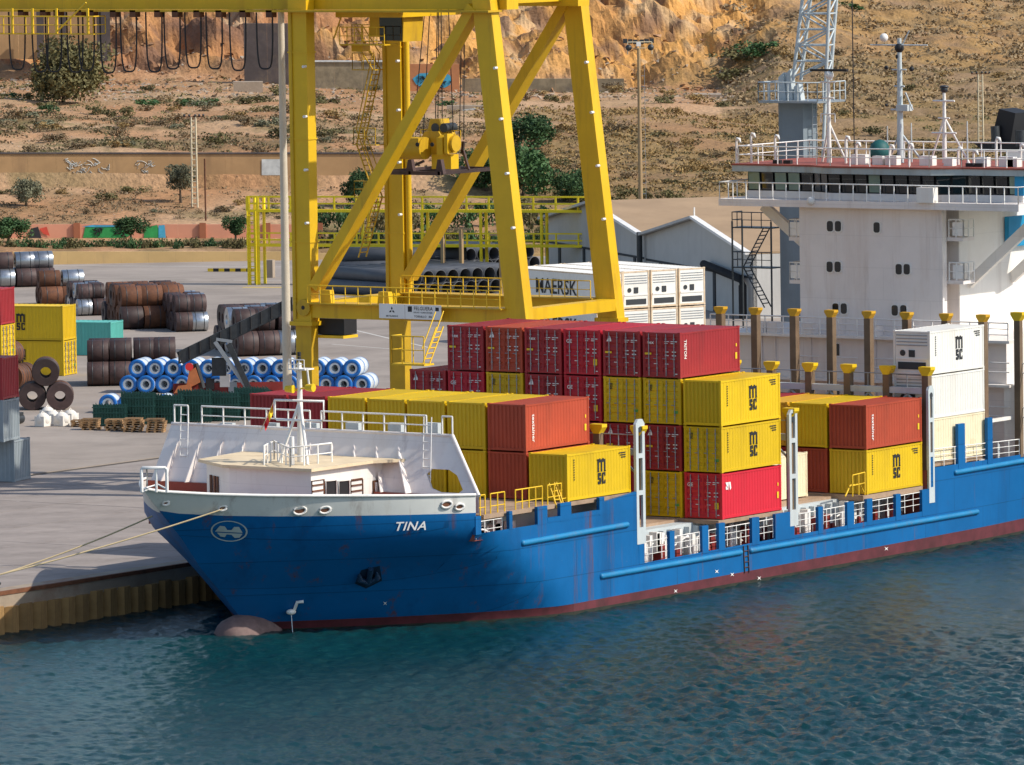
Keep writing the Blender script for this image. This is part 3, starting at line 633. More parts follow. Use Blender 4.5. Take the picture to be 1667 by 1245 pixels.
mb = MB(); c = ux(1432, 245, 52); mb.sphere((52, c.y, ZR+.75), (.7, .65, .7), 10, 7); mb.tube([(52, c.y, ZR), (52, c.y, ZR+.3)], .5, 8); sp('covered_compass', mb, mat('dark green cover', (.01, .09, .09), .6), bh)
for u, s in ((1400, .5), (1431, .35), (1453, .4), (1510, .45), (1546, .3), (1600, .4), (1640, .5), (1650, .35)):
    mb = MB(); c = ux(u, 262, 50.6); mb.box(50.4, 50.9, c.y-s, c.y+s, ZR, ZR+.35+.5*s); sp('roof_locker', mb, M_['white' if u != 1400 else 'trimw'], bh)
for u in (1265, 1282, 1579, 1594):
    mb = MB(); c = ux(u, 263, 49.9); mb.box(49.8, 50.1, c.y-.25, c.y+.25, ZR, ZR+.22); sp('flood_lamp', mb, M_['black'], bh)
mb = MB()
for (u, v) in ((1390, 0), ):
    c = ux(1391, 262, 53); mb.tube([(53, c.y, ZR), (53, c.y+.05, ux(1391, -60, 53).z)], .04, 4)
sp('wire_stay', mb, M_['cable'], bh)
# funnel
FX = 66
mb = MB(); b0 = ux(1612, 244, FX); b1 = ux(1652, 244, FX)
mb.prism([(FX, ux(1600, 245, FX).y, ux(1600, 245, FX).z), (FX, ux(1667, 245, FX).y-2, ux(1600, 245, FX).z), (FX, ux(1667, 245, FX).y-2, ux(1600, 233, FX).z), (FX, ux(1585, 233, FX).y, ux(1600, 233, FX).z)], (5, 0, 0))
fu = sp('funnel', mb, M_['black'])
mb = MB()
mb.prism([ux(1612, 234, FX+.5), ux(1645, 232, FX+.5), ux(1653, 184, FX+.5), ux(1626, 177, FX+.5)], (2, 0, 0)); sp('exhaust_stack', mb, M_['black'], fu)
mb = MB(); mb.tube([ux(1622, 240, FX+.2), ux(1620, 205, FX+.2)], .3, 8); sp('exhaust_pipe', mb, M_['steeldk'], fu)
mb = MB(); mb.tube([ux(1662, 238, FX+.2), ux(1662, 212, FX+.2)], .35, 8); sp('exhaust_pipe', mb, M_['steeldk'], fu)
mb = MB(); a = ux(1640, 390, FX-4); mb.box(FX-4, FX+6, a.y-7, a.y, 5, ux(1640, 245, FX-4).z); sp('funnel_casing', mb, M_['white'], fu)
mb = MB(); a = uy(1645, 385, Hi-.5); mb.box(a.x, a.x+6, Hi-.4, Hi-.1, ux(1650, 402, a.x).z, ux(1650, 353, a.x).z); sp('casing_panel', mb, M_['cyanp'], fu)
# aft deck machinery behind the guide posts
mb = MB()
for k in range(18):
    x = 43.8+rnd.random()*4; y = .6+rnd.random()*5; mb.box(x, x+.5, y, y+.5, 4.2, 4.6+rnd.random()*1.6)
rail(mb, [(38, .3, 4.9), (43.6, .3, 4.9)], 1.1, .8, .04, 3)
for k in range(12): x = 37+rnd.random()*9; mb.tube([(x, .6, 4.2), (x, .6, 5+rnd.random()*1.5)], .08, 5)
o = sp('deck_machinery', mb, M_['lgrey']); o['kind'] = 'stuff'
mb = MB(); mb.box(47.4, 48., -.1, 1.1, 4.2, low_top-2.6); mb.box(44, 47, .3, .5, 6.6, 6.8)
for pc in pieces(mb): sp('wall_post', pc, M_['white'])
# ================================================================ CONTAINERS
M_['yel'] = mat('container yellow', (.66, .43, .004), .5, var=.06, vs=.7, dirt=(.36, .23, .01), ds=.7, damt=.45, streak=True, objvar=.13, rust=.3)
M_['dred'] = mat('container dark red', (.33, .020, .026), .5, var=.1, vs=.7, dirt=(.12, .02, .02), ds=.7, damt=.5, streak=True, objvar=.2, rust=.2)
M_['crim'] = mat('container crimson', (.46, .012, .028), .5, var=.08, vs=.7, dirt=(.2, .02, .02), ds=.7, damt=.4, streak=True, objvar=.08)
M_['bred'] = mat('container brick red', (.40, .058, .024), .55, var=.1, vs=.7, dirt=(.2, .04, .02), ds=.7, damt=.5, streak=True, objvar=.08)
M_['sred'] = mat('container signal red', (.62, .017, .038), .45, var=.05, vs=.7, dirt=(.35, .02, .03), ds=.7, damt=.4, streak=True)
M_['cwh'] = mat('container white', (.78, .76, .70), .45, var=.04, vs=.7, dirt=(.50, .38, .26), ds=.6, damt=.35, streak=True, objvar=.04)
M_['creamw'] = mat('container cream', (.80, .70, .48), .5, var=.05, dirt=(.5, .3, .12), ds=.7, damt=.4)
M_['teal'] = mat('container teal', (.10, .42, .36), .5, var=.08, dirt=(.1, .2, .18), ds=.7, streak=True)
M_['cgrey'] = mat('container grey', (.28, .32, .34), .6, var=.1, dirt=(.16, .14, .12), ds=.7, streak=True)
M_['orng'] = mat('container ochre', (.68, .36, .02), .5, var=.08, dirt=(.4, .2, .02), ds=.7, streak=True)
M_['rframe'] = mat('weathered reefer frame', (.66, .52, .36), .6, var=.15, vs=2, dirt=(.36, .14, .04), ds=1.5, damt=.85)
W_, H_ = WD, HH
def corrug(a, b, pitch, depth):
    n = max(2, round((b-a)/pitch)); p = (b-a)/n; pts = [(a, 0)]
    for i in range(n):
        s = a+i*p; pts += [(s+p*.28, 0), (s+p*.42, depth), (s+p*.72, depth), (s+p*.86, 0)]
    return pts+[(b, 0)]
def sheet_x(L, y, sgn, H):      # long side wall in the plane y, recess toward the inside
    mb = MB(); pts = corrug(.12, L-.12, .28, .022)
    vs = []; fs = []
    for x, d in pts: vs += [(x, y+sgn*d, .14), (x, y+sgn*d, H-.1)]
    for i in range(len(pts)-1):
        q = (2*i, 2*i+2, 2*i+3, 2*i+1); fs.append(q if sgn > 0 else q[::-1])
    return mb.add(vs, fs)
def sheet_y(x, sgn, H):         # blind end
    mb = MB(); pts = corrug(.1, W_-.1, .245, .05); vs = []; fs = []
    for y, d in pts: vs += [(x+sgn*d, y, .14), (x+sgn*d, y, H-.1)]
    for i in range(len(pts)-1):
        q = (2*i, 2*i+1, 2*i+3, 2*i+2); fs.append(q if sgn > 0 else q[::-1])
    return mb.add(vs, fs)
def frame_mb(L, H):
    mb = MB(); e = .11
    for x in (0, L-e):
        for y in (0, W_-e): mb.box(x, x+e, y, y+e, .1, H-.1)
    for y in (0, W_-.07):
        mb.box(e, L-e, y+.005, y+.065, .03, .17); mb.box(e, L-e, y+.005, y+.065, H-.13, H-.03)
    for x in (0, L-.09):
        mb.box(x+.005, x+.085, e, W_-e, .03, .17); mb.box(x+.005, x+.085, e, W_-e, H-.13, H-.03)
    for x in (-.012, L-.16):
        for y in (-.012, W_-.15):
            for z in (0, H-.115): mb.box(x, x+.172, y, y+.162, z, z+.118)
    return mb
def roof_mb(L, H):
    mb = MB(); vs = []; fs = []; pts = corrug(.1, L-.1, .42, .02)
    for x, d in pts: vs += [(x, .05, H-.035-d), (x, W_-.05, H-.035-d)]
    for i in range(len(pts)-1): fs.append((2*i, 2*i+2, 2*i+3, 2*i+1))
    mb.add(vs, fs); mb.box(.09, L-.09, .06, W_-.06, .08, .13); return mb
def door_mb(y0, y1, H):
    mb = MB(); vs = []; fs = []; zs = corrug(.2, H-.18, .42, .035)
    pts = [(.15, .0)]+zs+[(H-.13, 0)]
    for z, d in pts: vs += [(.03+d, y0, z), (.03+d, y1, z)]
    for i in range(len(pts)-1): fs.append((2*i, 2*i+2, 2*i+3, 2*i+1))
    mb.add(vs, [f[::-1] for f in fs]); mb.box(.012, .028, y0+.0, y0+.06, .16, H-.14); mb.box(.012, .028, y1-.06, y1, .16, H-.14); return mb
def rod_mb(y, H):
    mb = MB(); mb.tube([(-.012, y, .1), (-.012, y, H-.1)], .026, 6, smooth=True)
    for z in (.5, H*.5, H-.4): mb.box(-.03, .02, y-.05, y+.05, z, z+.05)
    mb.tube([(-.03, y, H*.42), (-.03, y+.22, H*.42)], .02, 4); return mb
MESH = {}
def cm(key, fn):
    if key not in MESH: MESH[key] = fn().mesh(key[0])
    return MESH[key]
def prints(kind, H):
    mb = MB(); ex, ey = (0, -1, 0), (0, 0, 1); x = .005
    def rect(y, z, w, h): mb.quad((x, y, z), (x, y-w, z), (x, y-w, z+h), (x, y, z+h))
    yl = W_-.1
    if kind == 'tex': put_text(mb, 'tex', .20, (x, yl-.42, H*.735), ex, ey, sx=1.1)
    if kind == 'GE': put_text(mb, 'GE', .20, (x, yl-.26, H*.70), ex, ey, sx=1.1)
    if kind == 'tri': mb.poly([(x, yl-.12, H*.76), (x, yl-.44, H*.76), (x, yl-.44, H*.80), (x, yl-.34, H*.89)])
    for z in (.79, .75):
        rect(1.02, H*z, .3 if z > .77 else .2, .04); rect(.62, H*z, .42 if z > .77 else .26, .045)
    for z in (.56, .48): rect(1.0, H*z, .24, .05); rect(.55, H*z, .28, .055)
    if kind in ('tex', 'tri'): rect(.5, H*.40, .14, .05)
    rect(.34, H*.08, .14, .05); rect(1.75, H*.30, .25, .035); rect(1.02, H*.30, .25, .03)
    return mb
def sticker(kind, H):
    mb = MB(); x = .004; yl = W_-.12
    if kind in ('tex', 'tri'): mb.quad((x, yl, H*.50), (x, yl-.44, H*.50), (x, yl-.44, H*.545), (x, yl, H*.545))
    if kind == 'GE': mb.quad((x, .5, H*.22), (x, .24, H*.22), (x, .24, H*.36), (x, .5, H*.36))
    if kind == 'msc': mb.quad((x, .48, H*.24), (x, .2, H*.24), (x, .2, H*.30), (x, .48, H*.30))
    return mb
def msc_logo(c, ex, ey, s, mb=None):
    mb = mb or MB(); c, ex, ey = V(c), V(ex)*s, V(ey)*s; n = ex.cross(ey).normalized()
    def rc(x0, x1, y0, y1): mb.poly([c+ex*x0+ey*y0, c+ex*x1+ey*y0, c+ex*x1+ey*y1, c+ex*x0+ey*y1])
    for x in (-.48, -.09, .30): rc(x, x+.18, .10, .92)
    for x0, x1 in ((-.30, -.09), (.09, .30)):
        mb.poly([c+ex*x0+ey*.74, c+ex*x1+ey*.74, c+ex*x1+ey*.92, c+ex*(x1-.05)+ey*1.0, c+ex*(x0+.02)+ey*1.0, c+ex*x0+ey*.92])
    for x in (-.53, .25): rc(x, x+.28, .0995, .14)
    rc(-.53, -.30, .88, .96)
    # s
    for y in (-.72, -.42, -.10): rc(-.46, -.08, y, y+.14)
    rc(-.46, -.30, -.28, -.10); rc(-.22, -.06, -.58, -.42); rc(-.46, -.32, -.58, -.52); rc(-.2, -.08, -.2, -.1)
    # c
    rc(.08, .46, -.72, -.58); rc(.08, .46, -.10, .04); rc(.06, .22, -.58, -.10); rc(.34, .46, -.58, -.46); rc(.34, .46, -.22, -.10)
    return mb
def side_print(kind, L, H, side):
    mb = MB(); y = -.004 if side < 0 else W_+.004; ex = (1, 0, 0) if side < 0 else (-1, 0, 0); ey = (0, 0, 1); sg = -side
    def P(x, z): return ((x if side < 0 else L-x), y, z)
    if kind == 'msc':
        c = P(L*.54 if L < 7 else L*.5, H*.5); msc_logo(c, ex, ey, .80, mb)
    elif kind == 'codes':
        for k in range(9):
            z = H*.84-k*.13
            mb.poly([P(.62, z), P(.70, z), P(.70, z+.08), P(.62, z+.08)])
        for k in range(3):
            z = H*.86-k*.12; mb.poly([P(L-1.1+.1*k, z), P(L-.45, z), P(L-.45, z+.06), P(L-1.1+.1*k, z+.06)])
    elif kind == 'mscyard': msc_logo(P(L*.44, H*.5), ex, ey, .72, mb)
    elif kind == 'vert': put_text(mb, 'textainer', .27, P(.62, H*.48), (0, 0, -1) , ex, sx=1.0, space=1.05)
    elif kind == 'vert2': put_text(mb, 'TRITON', .24, P(.42, H*.62), (0, 0, -1), ex, sx=.85)
    elif kind == 'mark':
        mb.poly([P(.35, H*.80), P(.62, H*.62), P(.68, H*.80)]); mb.poly([P(.70, H*.80), P(.86, H*.80), P(.92, H*.66), P(.8, H*.62)]); mb.poly([P(.38, H*.64), P(.58, H*.64), P(.58, H*.71), P(.38, H*.71)])
    elif kind == 'maersk':
        put_text(mb, 'MAERSK', 1.15, P(6.6, H*.38), ex, ey, sx=.95)
    return mb
def container(X, Y, z, m, end, label, group, side=None, door=None, L=LL, H=None, rz=0., far='blind', sidem='ink', smark=True):
    H = H or H_
    t = thing('shipping_container', label, 'container', (X, Y, z), rz, group); key = (L, H)
    pm = M_[m]
    def ad(name, me, mm, par=t): return link(name, me, mm, par, None, True)
    ad('frame', cm(('frame',)+key, lambda: frame_mb(L, H)), M_['rframe'] if side == 'maersk' else pm)
    ad('side_wall', cm(('side_wall', -1)+key, lambda: sheet_x(L, .02, 1, H)), pm)
    ad('side_wall', cm(('side_wall', 1)+key, lambda: sheet_x(L, W_-.02, -1, H)), pm)
    ad('roof_panel', cm(('roof_panel',)+key, lambda: roof_mb(L, H)), pm)
    ad('end_wall', cm(('end_wall', 1)+key, lambda: sheet_y(L-.02, -1, H)), pm)
    if end == 'blind': ad('end_wall', cm(('end_wall', 0)+key, lambda: sheet_y(.02, 1, H)), pm)
    elif end == 'door':
        for k in (0, 1):
            y0, y1 = (.11, W_/2-.01) if k == 0 else (W_/2+.01, W_-.11)
            d = ad('door', cm(('door', k)+key, lambda: door_mb(y0, y1, H)), pm)
            for f in (.26, .74): y = y0+(y1-y0)*f; ad('lock_rod', cm(('lock_rod', k, f)+key, lambda: rod_mb(y, H)), M_['galv'], d)
        if door == 'msc':
            ad('door_logo', cm(('door_logo', door)+key, lambda: msc_logo((.004, W_-.48, H*.78), (0, -1, 0), (0, 0, 1), .2)), M_['ink'])
            ad('sticker', cm(('sticker', door)+key, lambda: sticker(door, H)), mat('green label', (.10, .32, .05), .6))
        elif door:
            ad('door_print', cm(('door_print', door)+key, lambda: prints(door, H)), M_['inkw'])['kind'] = 'stuff'
            ad('sticker', cm(('sticker', door)+key, lambda: sticker(door, H)), M_['bright_yel'])
    elif end == 'reefer': reefer(t, H, key, ad)
    if side:
        for s in ((-1, 1) if side in ('maersk', 'mscyard') else (-1,)): ad('side_lettering', cm(('side_lettering', side, s)+key, lambda: side_print(side, L, H, s)), M_['inkw' if side in ('vert', 'vert2', 'mark') else sidem])
        if side == 'msc': ad('side_code', cm(('side_code',)+key, lambda: side_print('codes', L, H, -1)), M_['ink'])['kind'] = 'stuff'
        if side == 'maersk':
            mb = MB(); 
            def star():
                b = MB()
                for s in (-1, 1):
                    y = -.003 if s < 0 else W_+.003; x = 1.6 if s < 0 else L-1.6; b.quad((x-.65, y, H*.22), (x+.65, y, H*.22), (x+.65, y, H*.84), (x-.65, y, H*.84)) if s < 0 else b.quad((x+.65, y, H*.22), (x-.65, y, H*.22), (x-.65, y, H*.84), (x+.65, y, H*.84))
                return b
            ad('side_emblem', cm(('side_emblem',)+key, star), M_['inkb'])
    if smark and side in ('vert', 'vert2', 'mark'):
        def mk():
            b = MB(); y = -.005; b.quad((L-.45, y, H*.28), (L-.28, y, H*.28), (L-.28, y, H*.42), (L-.45, y, H*.42)); b.quad((L-.4, y, H*.55), (L-.3, y, H*.55), (L-.3, y, H*.62), (L-.4, y, H*.62)); return b
        ad('side_sticker', cm(('side_sticker',)+key, mk), M_['bright_yel'])
    return t
def reefer(t, H, key, ad):
    def unit():
        b = MB(); b.box(.03, .1, .12, W_-.12, .15, H-.14); return b
    ad('reefer_panel', cm(('reefer_panel',)+key, unit), M_['cwh'])
    def grille():
        b = MB(); b.box(.0, .03, .3, W_-.3, .3, .72); return b
    ad('evaporator_grille', cm(('evaporator_grille',)+key, grille), M_['dark'])
    def slat():
        b = MB()
        for k in range(4): b.box(-.005, .03, .2, W_-.2, H*.66+k*.19, H*.66+k*.19+.05)
        return b
    o = ad('louvre_slat', cm(('louvre_slat',)+key, slat), M_['galv']); o['kind'] = 'stuff'
    def ctl():
        b = MB(); b.box(-.01, .03, W_*.42, W_*.58, H*.40, H*.56); return b
    ad('control_box', cm(('control_box',)+key, ctl), M_['dark'])
    def bar_():
        b = MB(); b.box(-.015, .03, .15, W_-.15, H*.34, H*.38); return b
    ad('unit_bar', cm(('unit_bar',)+key, bar_), M_['cwh'])
    def fan():
        b = MB(); b.tube([(-.005, W_*.75, H*.49), (.03, W_*.75, H*.49)], .18, 10); return b
    ad('fan_housing', cm(('fan_housing',)+key, fan), M_['steeldk'])
ZA, ZBk, ZCk = 5.84, 3.54, 3.62
GA, GB, GC = 'containers stacked behind the foredeck', 'containers in the tall middle stack', 'containers in the stack before the bridge'
def colw(c, n):
    return 'outermost' if c == 0 else '%s from the near edge' % ORD[c]
cname = dict(yel='yellow', dred='dark red', bred='brick red', crim='crimson', sred='signal red', cwh='white', orng='ochre', creamw='cream')
HID = 'container buried low in the ship stacks behind nearer containers'
# front stack
for c in range(8):
    y = TP*c
    m = {0: 'yel', 1: 'bred', 6: 'dred', 7: 'dred'}.get(c, 'yel')
    if c == 0: lb = 'yellow container with black emblem in the lower layer of the front stack, nearest the water'
    elif c == 1: lb = 'brick red container under the brick red one with white vertical lettering in the front stack'
    elif c == 2: lb = 'yellow ribbed container seen beside the breakwater, beneath a yellow one in the front stack'
    else: lb = HID
    container(0, y, ZA, m, 'blind', lb, GA if c < 3 else 'containers hidden low in the stacks', side='msc' if c == 0 else None)
    if c: 
        lb = {1: 'brick red container with white vertical lettering on top of the front stack', 2: 'yellow container touching the brick red one on top of the front stack',
              3: 'second yellow roof left of the brick red container in the front stack top', 4: 'third yellow roof left of the brick red container in the front stack top',
              5: 'last yellow container of the front stack top beside two dark red ones', 6: 'dark red container behind the foremast, beside the yellow ones in the front stack top', 7: 'leftmost dark red container of the front stack top, by the quay'}[c]
        container(0, y, ZA+TH, m, 'blind', lb, GA, side='vert' if c == 1 else None)
container(6.7, 2*TP, 3.5, 'yel', 'door', 'yellow container low behind the first grey lashing plate', GA, side='msc', door='msc')
container(7.3, 3*TP, 3.5, 'dred', 'door', HID, 'containers hidden low in the stacks')
# middle stack: (column, tier) -> (colour, end, print, side, label)
MID = {
 (0, 0): ('sred', 'door', 'GE', 'mark', 'signal red container with white mark at the bottom edge of the middle stack'),
 (0, 1): ('yel', 'door', 'msc', 'msc', 'yellow door ended container directly on the signal red one'),
 (0, 2): ('yel', 'blind', None, 'msc', 'yellow ribbed end container topmost of the near edge column in the middle stack'),
 (1, 0): ('yel', 'door', 'msc', None, 'yellow container doors at deck level beside the signal red container'),
 (1, 1): ('dred', 'door', 'tri', None, 'dark red container doors between two yellow ones, behind the grey lashing plate'),
 (1, 2): ('yel', 'door', 'msc', None, 'yellow container doors under the dark red one with the long red side'),
 (1, 3): ('dred', 'door', 'tex', 'vert2', 'dark red container with long sunlit red side topping the middle stack'),
 (2, 1): ('dred', 'door', 'tri', None, 'dark red container doors seen just above the front yellow container roof'),
 (2, 2): ('yel', 'door', 'msc', None, 'yellow container doors right of the crimson pair in the middle stack'),
 (2, 3): ('dred', 'door', 'tri', None, 'dark red container doors second from the sunlit side in the top layer'),
 (3, 2): ('crim', 'door', 'GE', None, 'crimson container with yellow sticker beneath another crimson one, beside the brick red side'),
 (3, 3): ('crim', 'door', 'GE', None, 'crimson container in the top layer above another crimson one'),
 (4, 2): ('dred', 'door', 'tri', None, 'dark red container with triangle print just above the yellow front roofs, between yellow and crimson'),
 (4, 3): ('dred', 'door', 'tex', None, 'dark red container with white lettering, centre of the top layer'),
 (5, 2): ('yel', 'door', 'msc', None, 'single yellow container doors among red ones left in the middle stack'),
 (5, 3): ('bred', 'door', 'tri', None, 'paler red container with blue triangle, second from the left in the top layer'),
 (6, 2): ('crim', 'door', 'GE', None, 'crimson container under the leftmost top layer container'),
 (6, 3): ('dred', 'door', 'tex', None, 'leftmost container of the top layer, dark red with white lettering'),
 (7, 2): ('dred', 'door', 'tri', None, 'dark red container one layer lower at the left end of the middle stack'),
}
for c in range(8):
    for k in range(4):
        if (c, k) in MID: m, e, pr, sd, lb = MID[(c, k)]; container(15.1, TP*c, ZBk+k*TH, m, e, lb, GB, side=sd, door=pr)
        elif (c in (0, 7) and k == 3): continue
        else: container(15.1, TP*c, ZBk+k*TH, 'dred', 'blind', HID, 'containers hidden low in the stacks')
# bay behind the second lashing plate
wy = 3.0
container(22.6, wy, 3.55, 'creamw', 'blind', 'cream container with sunlit side low behind the middle lashing plate', GC)
# stack before the bridge
CC = {(0, 0): ('yel', 'msc', 'yellow container with black emblem low in the stack before the bridge'), (0, 1): ('bred', 'vert', 'brick red container on a yellow one in the stack before the bridge'),
      (1, 0): ('bred', None, 'brick red ribbed container end beside the cream container'), (1, 1): ('yel', None, 'yellow ribbed container beside the brick red one in the stack before the bridge'),
      (2, 1): ('orng', None, 'ochre roofed container behind the yellow one in the stack before the bridge'), (3, 1): ('dred', None, 'dark red roofed container farthest visible in the stack before the bridge')}
for c in range(5):
    for k in range(2):
        if (c, k) in CC: m, sd, lb = CC[(c, k)]; container(30.2, TP*c, ZCk+k*TH, m, 'blind', lb, GC, side=sd)
        elif c < 4: container(30.2, TP*c, ZCk+k*TH, 'dred', 'blind', HID, 'containers hidden low in the stacks')
GD = 'white containers beside the bridge'
container(37.25, 0, 4.86, 'creamw', 'blind', 'cream container lowest of the white stack beside the bridge', GD)
container(37.25, 0, 4.86+2.5, 'cwh', 'reefer', 'plain white container in the middle of the stack beside the bridge', GD)
container(37.25, 0, 4.86+5.05, 'cwh', 'reefer', 'white refrigerated container with black emblem topping the stack beside the bridge', GD, side='msc')
# ---------------------------------------------------------------- containers on the quay
GY = 'containers standing in the yard'
QZ = 2.0
rzy = math.radians(105)      # local x (door end 0) runs inland
def yard(u, v, rz, z=QZ, corner=(0, 0)):
    p = uz(u, v, z); return p
p = uz(104, 612, QZ)          # near corner of the yellow pair: local x=0, y=W
ex = V((math.cos(rzy), math.sin(rzy), 0)); ey = V((-math.sin(rzy), math.cos(rzy), 0))
o = p - ey*W_
for k, lb in ((0, 'lower yellow container of the pair left of the teal one in the yard'), (1, 'upper yellow container of the pair left of the teal one in the yard')):
    container(o.x, o.y, QZ+k*2.6, 'yel', 'door' if k == 0 else 'blind', lb, GY, side='mscyard', door='msc', rz=rzy, H=2.59)
p = uz(181, 579, QZ); o = p - ey*W_
container(o.x, o.y, QZ, 'teal', 'blind', 'teal container behind the yellow pair in the yard', GY, rz=rzy, H=2.59)
# left edge stacks
o = uz(4, 648, QZ) - ey*W_ 
container(o.x, o.y, QZ, 'yel', 'door', 'yellow container under the red one at the left border', GY, rz=rzy, H=2.59, door='msc')
container(o.x, o.y, QZ+2.6, 'yel', 'door', 'yellow container doors cut by the left border', GY, rz=rzy, H=2.59, door='msc')
container(o.x, o.y, QZ+5.2, 'dred', 'blind', 'dark red container topmost at the left border', GY, rz=rzy, H=2.59)
o = uz(24, 785, QZ) - ey*W_*1.0
container(o.x, o.y, QZ, 'cgrey', 'blind', 'grey container lowest of its stack at the left border', GY, rz=rzy, H=2.59)
o2 = uz(20, 786, QZ) - ey*W_
container(o2.x-1.0, o2.y-.2, QZ+2.6, 'cgrey', 'blind', 'grey container second of its stack at the left border', GY, rz=rzy, H=2.59)
container(o2.x-1.0, o2.y-.2, QZ+5.2, 'dred', 'blind', 'dark red container on two grey ones at the left border', GY, rz=rzy, H=2.59)
# white refrigerated containers
GM = 'white refrigerated containers before the shed'
rzm = math.radians(68); mx_ = V((math.cos(rzm), math.sin(rzm), 0)); my_ = V((-math.sin(rzm), math.cos(rzm), 0))
q = uz(1149, 557, QZ)
for c in range(3):
    for k in range(2):
        o = q + my_*(c*2.62)
        lb = ['right hand', 'middle', 'left hand'][c]
        container(o.x, o.y, QZ+k*2.95, 'cwh', 'reefer', '%s white refrigerated container of the %s layer before the shed' % (lb, ['lower', 'upper'][k]), GM, side='maersk', rz=rzm, L=12.19, H=2.9)
o = q + my_*(3*2.62+.25) - mx_*.6
for k in range(2): container(o.x, o.y, QZ+k*2.95+.0, 'cwh', 'reefer', 'white refrigerated container standing farthest left in the %s layer, before the shed' % ['lower', 'upper'][k], GM, side='maersk', rz=rzm, L=12.19, H=2.9)
# ================================================================ QUAY CRANE
XC1, XC2, YW, YL = 32.0, 41.7, 24.4, 40.3
cr = thing('gantry_crane', 'tall yellow quay crane with slanted legs striding behind the ship', 'crane', (37, 32, 2))
def cp(name, mb, m='crane', par=None): o = part(name, mb, M_[m], par or cr); o.location = (-37, -32, -2) if par is None else (0, 0, 0); return o
def legbox(X, y0, z0, y1, z1, wy0, wy1, wx=.82):
    mb = MB(); vs = []
    for y, z, w in ((y0, z0, wy0), (y1, z1, wy1)): vs += [(X, y, z), (X+wx, y, z), (X+wx, y+w, z), (X, y+w, z)]
    return mb.add(vs, [(3, 2, 1, 0), (4, 5, 6, 7), (0, 1, 5, 4), (1, 2, 6, 5), (2, 3, 7, 6), (3, 0, 4, 7)])
ZG = 31.0
LEGS = []
for X, wu in ((XC1, ((503, 300), (503, 500))), (XC2, ((655, 300), (655, 500)))):
    y = ux(wu[0][0], wu[0][1], X).y
    mb = legbox(X, y, 12.1, y, 35, 1.36, 1.36); l = cp('leg', mb); LEGS.append((X, y, l))
    mb = legbox(X+.1, y+.1, 2.6, y+.1, 12.1, 1.15, 1.15, .7); cp('lower_leg', mb, 'craned')
    mb = MB(); mb.box(X-.12, X+1.0, y-.12, y+1.55, 12.0, 12.25); cp('collar', mb)
for X, (pu, pv), (qu, qv) in ((XC1, (855, 510), (799.5, 20)), (XC2, (1004, 510), (947, 20))):
    a = ux(pu, pv, X); b = ux(qu, qv, X); sl_ = (b.y-a.y)/(b.z-a.z); y0 = a.y+sl_*(12.1-a.z); y1 = a.y+sl_*(35-a.z)
    l = cp('leg', legbox(X, y0, 12.1, y1, 35, 1.42, 1.25)); cp('lower_leg', legbox(X+.1, y0+.1, 2.6, y0+.1, 12.1, 1.15, 1.15, .7), 'craned')
    mb = MB(); mb.box(X-.12, X+1.0, y0-.12, y0+1.6, 12.0, 12.25); cp('collar', mb); LEGS.append((X, y0, l))
for X, y, l in LEGS:
    mb = MB(); mb.box(X-.3, X+1.1, y-.6, y+2.0, 2.0, 2.7); cp('bogie', mb, 'craned')
    for s in (0, 1.6):
        mb = MB(); mb.tube([(X+.2, y+s-.1, 2.35), (X+.6, y+s-.1, 2.35)], .35, 12); cp('wheel', mb, 'steeldk')
for (X, ya), yb in ((LEGS[0][:2], LEGS[2][1]), (LEGS[1][:2], LEGS[3][1])):
    mb = MB(); mb.box(X+.06, X+.76, yb+1.3, ya+.05, 12.5, 13.35); s = cp('sill_beam', mb)
    mb = MB(); mb.box(X-.55, X+.9, yb+1.5, ya-.05, 13.36, 13.44); cp('walkway', mb, 'craned', s)
    mb = MB(); rail(mb, [(X-.5, yb+1.6, 13.44), (X-.5, ya-.1, 13.44)], 1.05, .95, .035, 2); cp('railing', mb, 'railyel', s)
    # raking brace
    lo = (X+.41, ya-.15, 14.3); hi = (X+.41, ux(770 if X == XC1 else 922, 4, X).y+.1, ZG+.2)
    mb = MB(); mb.bar(lo, hi, .62, .95, up=(1, 0, 0)); cp('brace', mb)
    mb = MB(); mb.tube([(X-.03, ya+.5, 13.1), (X-.14, ya+.5, 13.1)], .5, 16); cp('pin_boss', mb, 'craned')
    mb = MB(); mb.tube([(X-.141, ya+.5, 13.1), (X-.15, ya+.5, 13.1)], .13, 10); cp('pin', mb, 'black')
# lugs up the legs
    for z in (18.2, 21.4, 24.6, 27.6):
        mb = MB(); mb.tube([(X-.28, ya+.1, z), (X, ya+.1, z)], .09, 6); cp('lug', mb, 'trimw')
        yq = yb+(ux(799.5, 20, XC1).y-ux(855, 510, XC1).y)/18.3*(z-12.1); mb = MB(); mb.tube([(X-.28, yq+.1, z), (X, yq+.1, z)], .09, 6); cp('lug', mb, 'trimw')
X, y, l = LEGS[1]
mb = MB(); mb.tube([(X+.35, y-.2, 13.6), (X+.35, y-.2, 29)], .2, 8); cp('cable_duct', mb, 'crane', l)
for X, y, l in LEGS[:2]:
    for z in (17.0, 23.2, 28.4):
        mb = MB(); mb.box(X-.05, X+.87, y-.05, y+1.41, z, z+.09); cp('splice_flange', mb, 'crane', l)
    mb = MB(); mb.tube([(X-.05, y+1.1, 12.4), (X-.05, y+1.1, 30.8)], .05, 5); cp('conduit', mb, 'craned', l)
for y in (LEGS[0][1]+.2, LEGS[2][1]+2.9):
    mb = MB(); mb.box(XC1+.8, XC2, y, y+1.0, ZG+.3, ZG+1.7); cp('cross_beam', mb)
mb = MB(); mb.box(XC1+.8, XC2, LEGS[0][1]+.2, LEGS[0][1]+1.1, 12.7, 13.4); cp('cross_beam', mb)
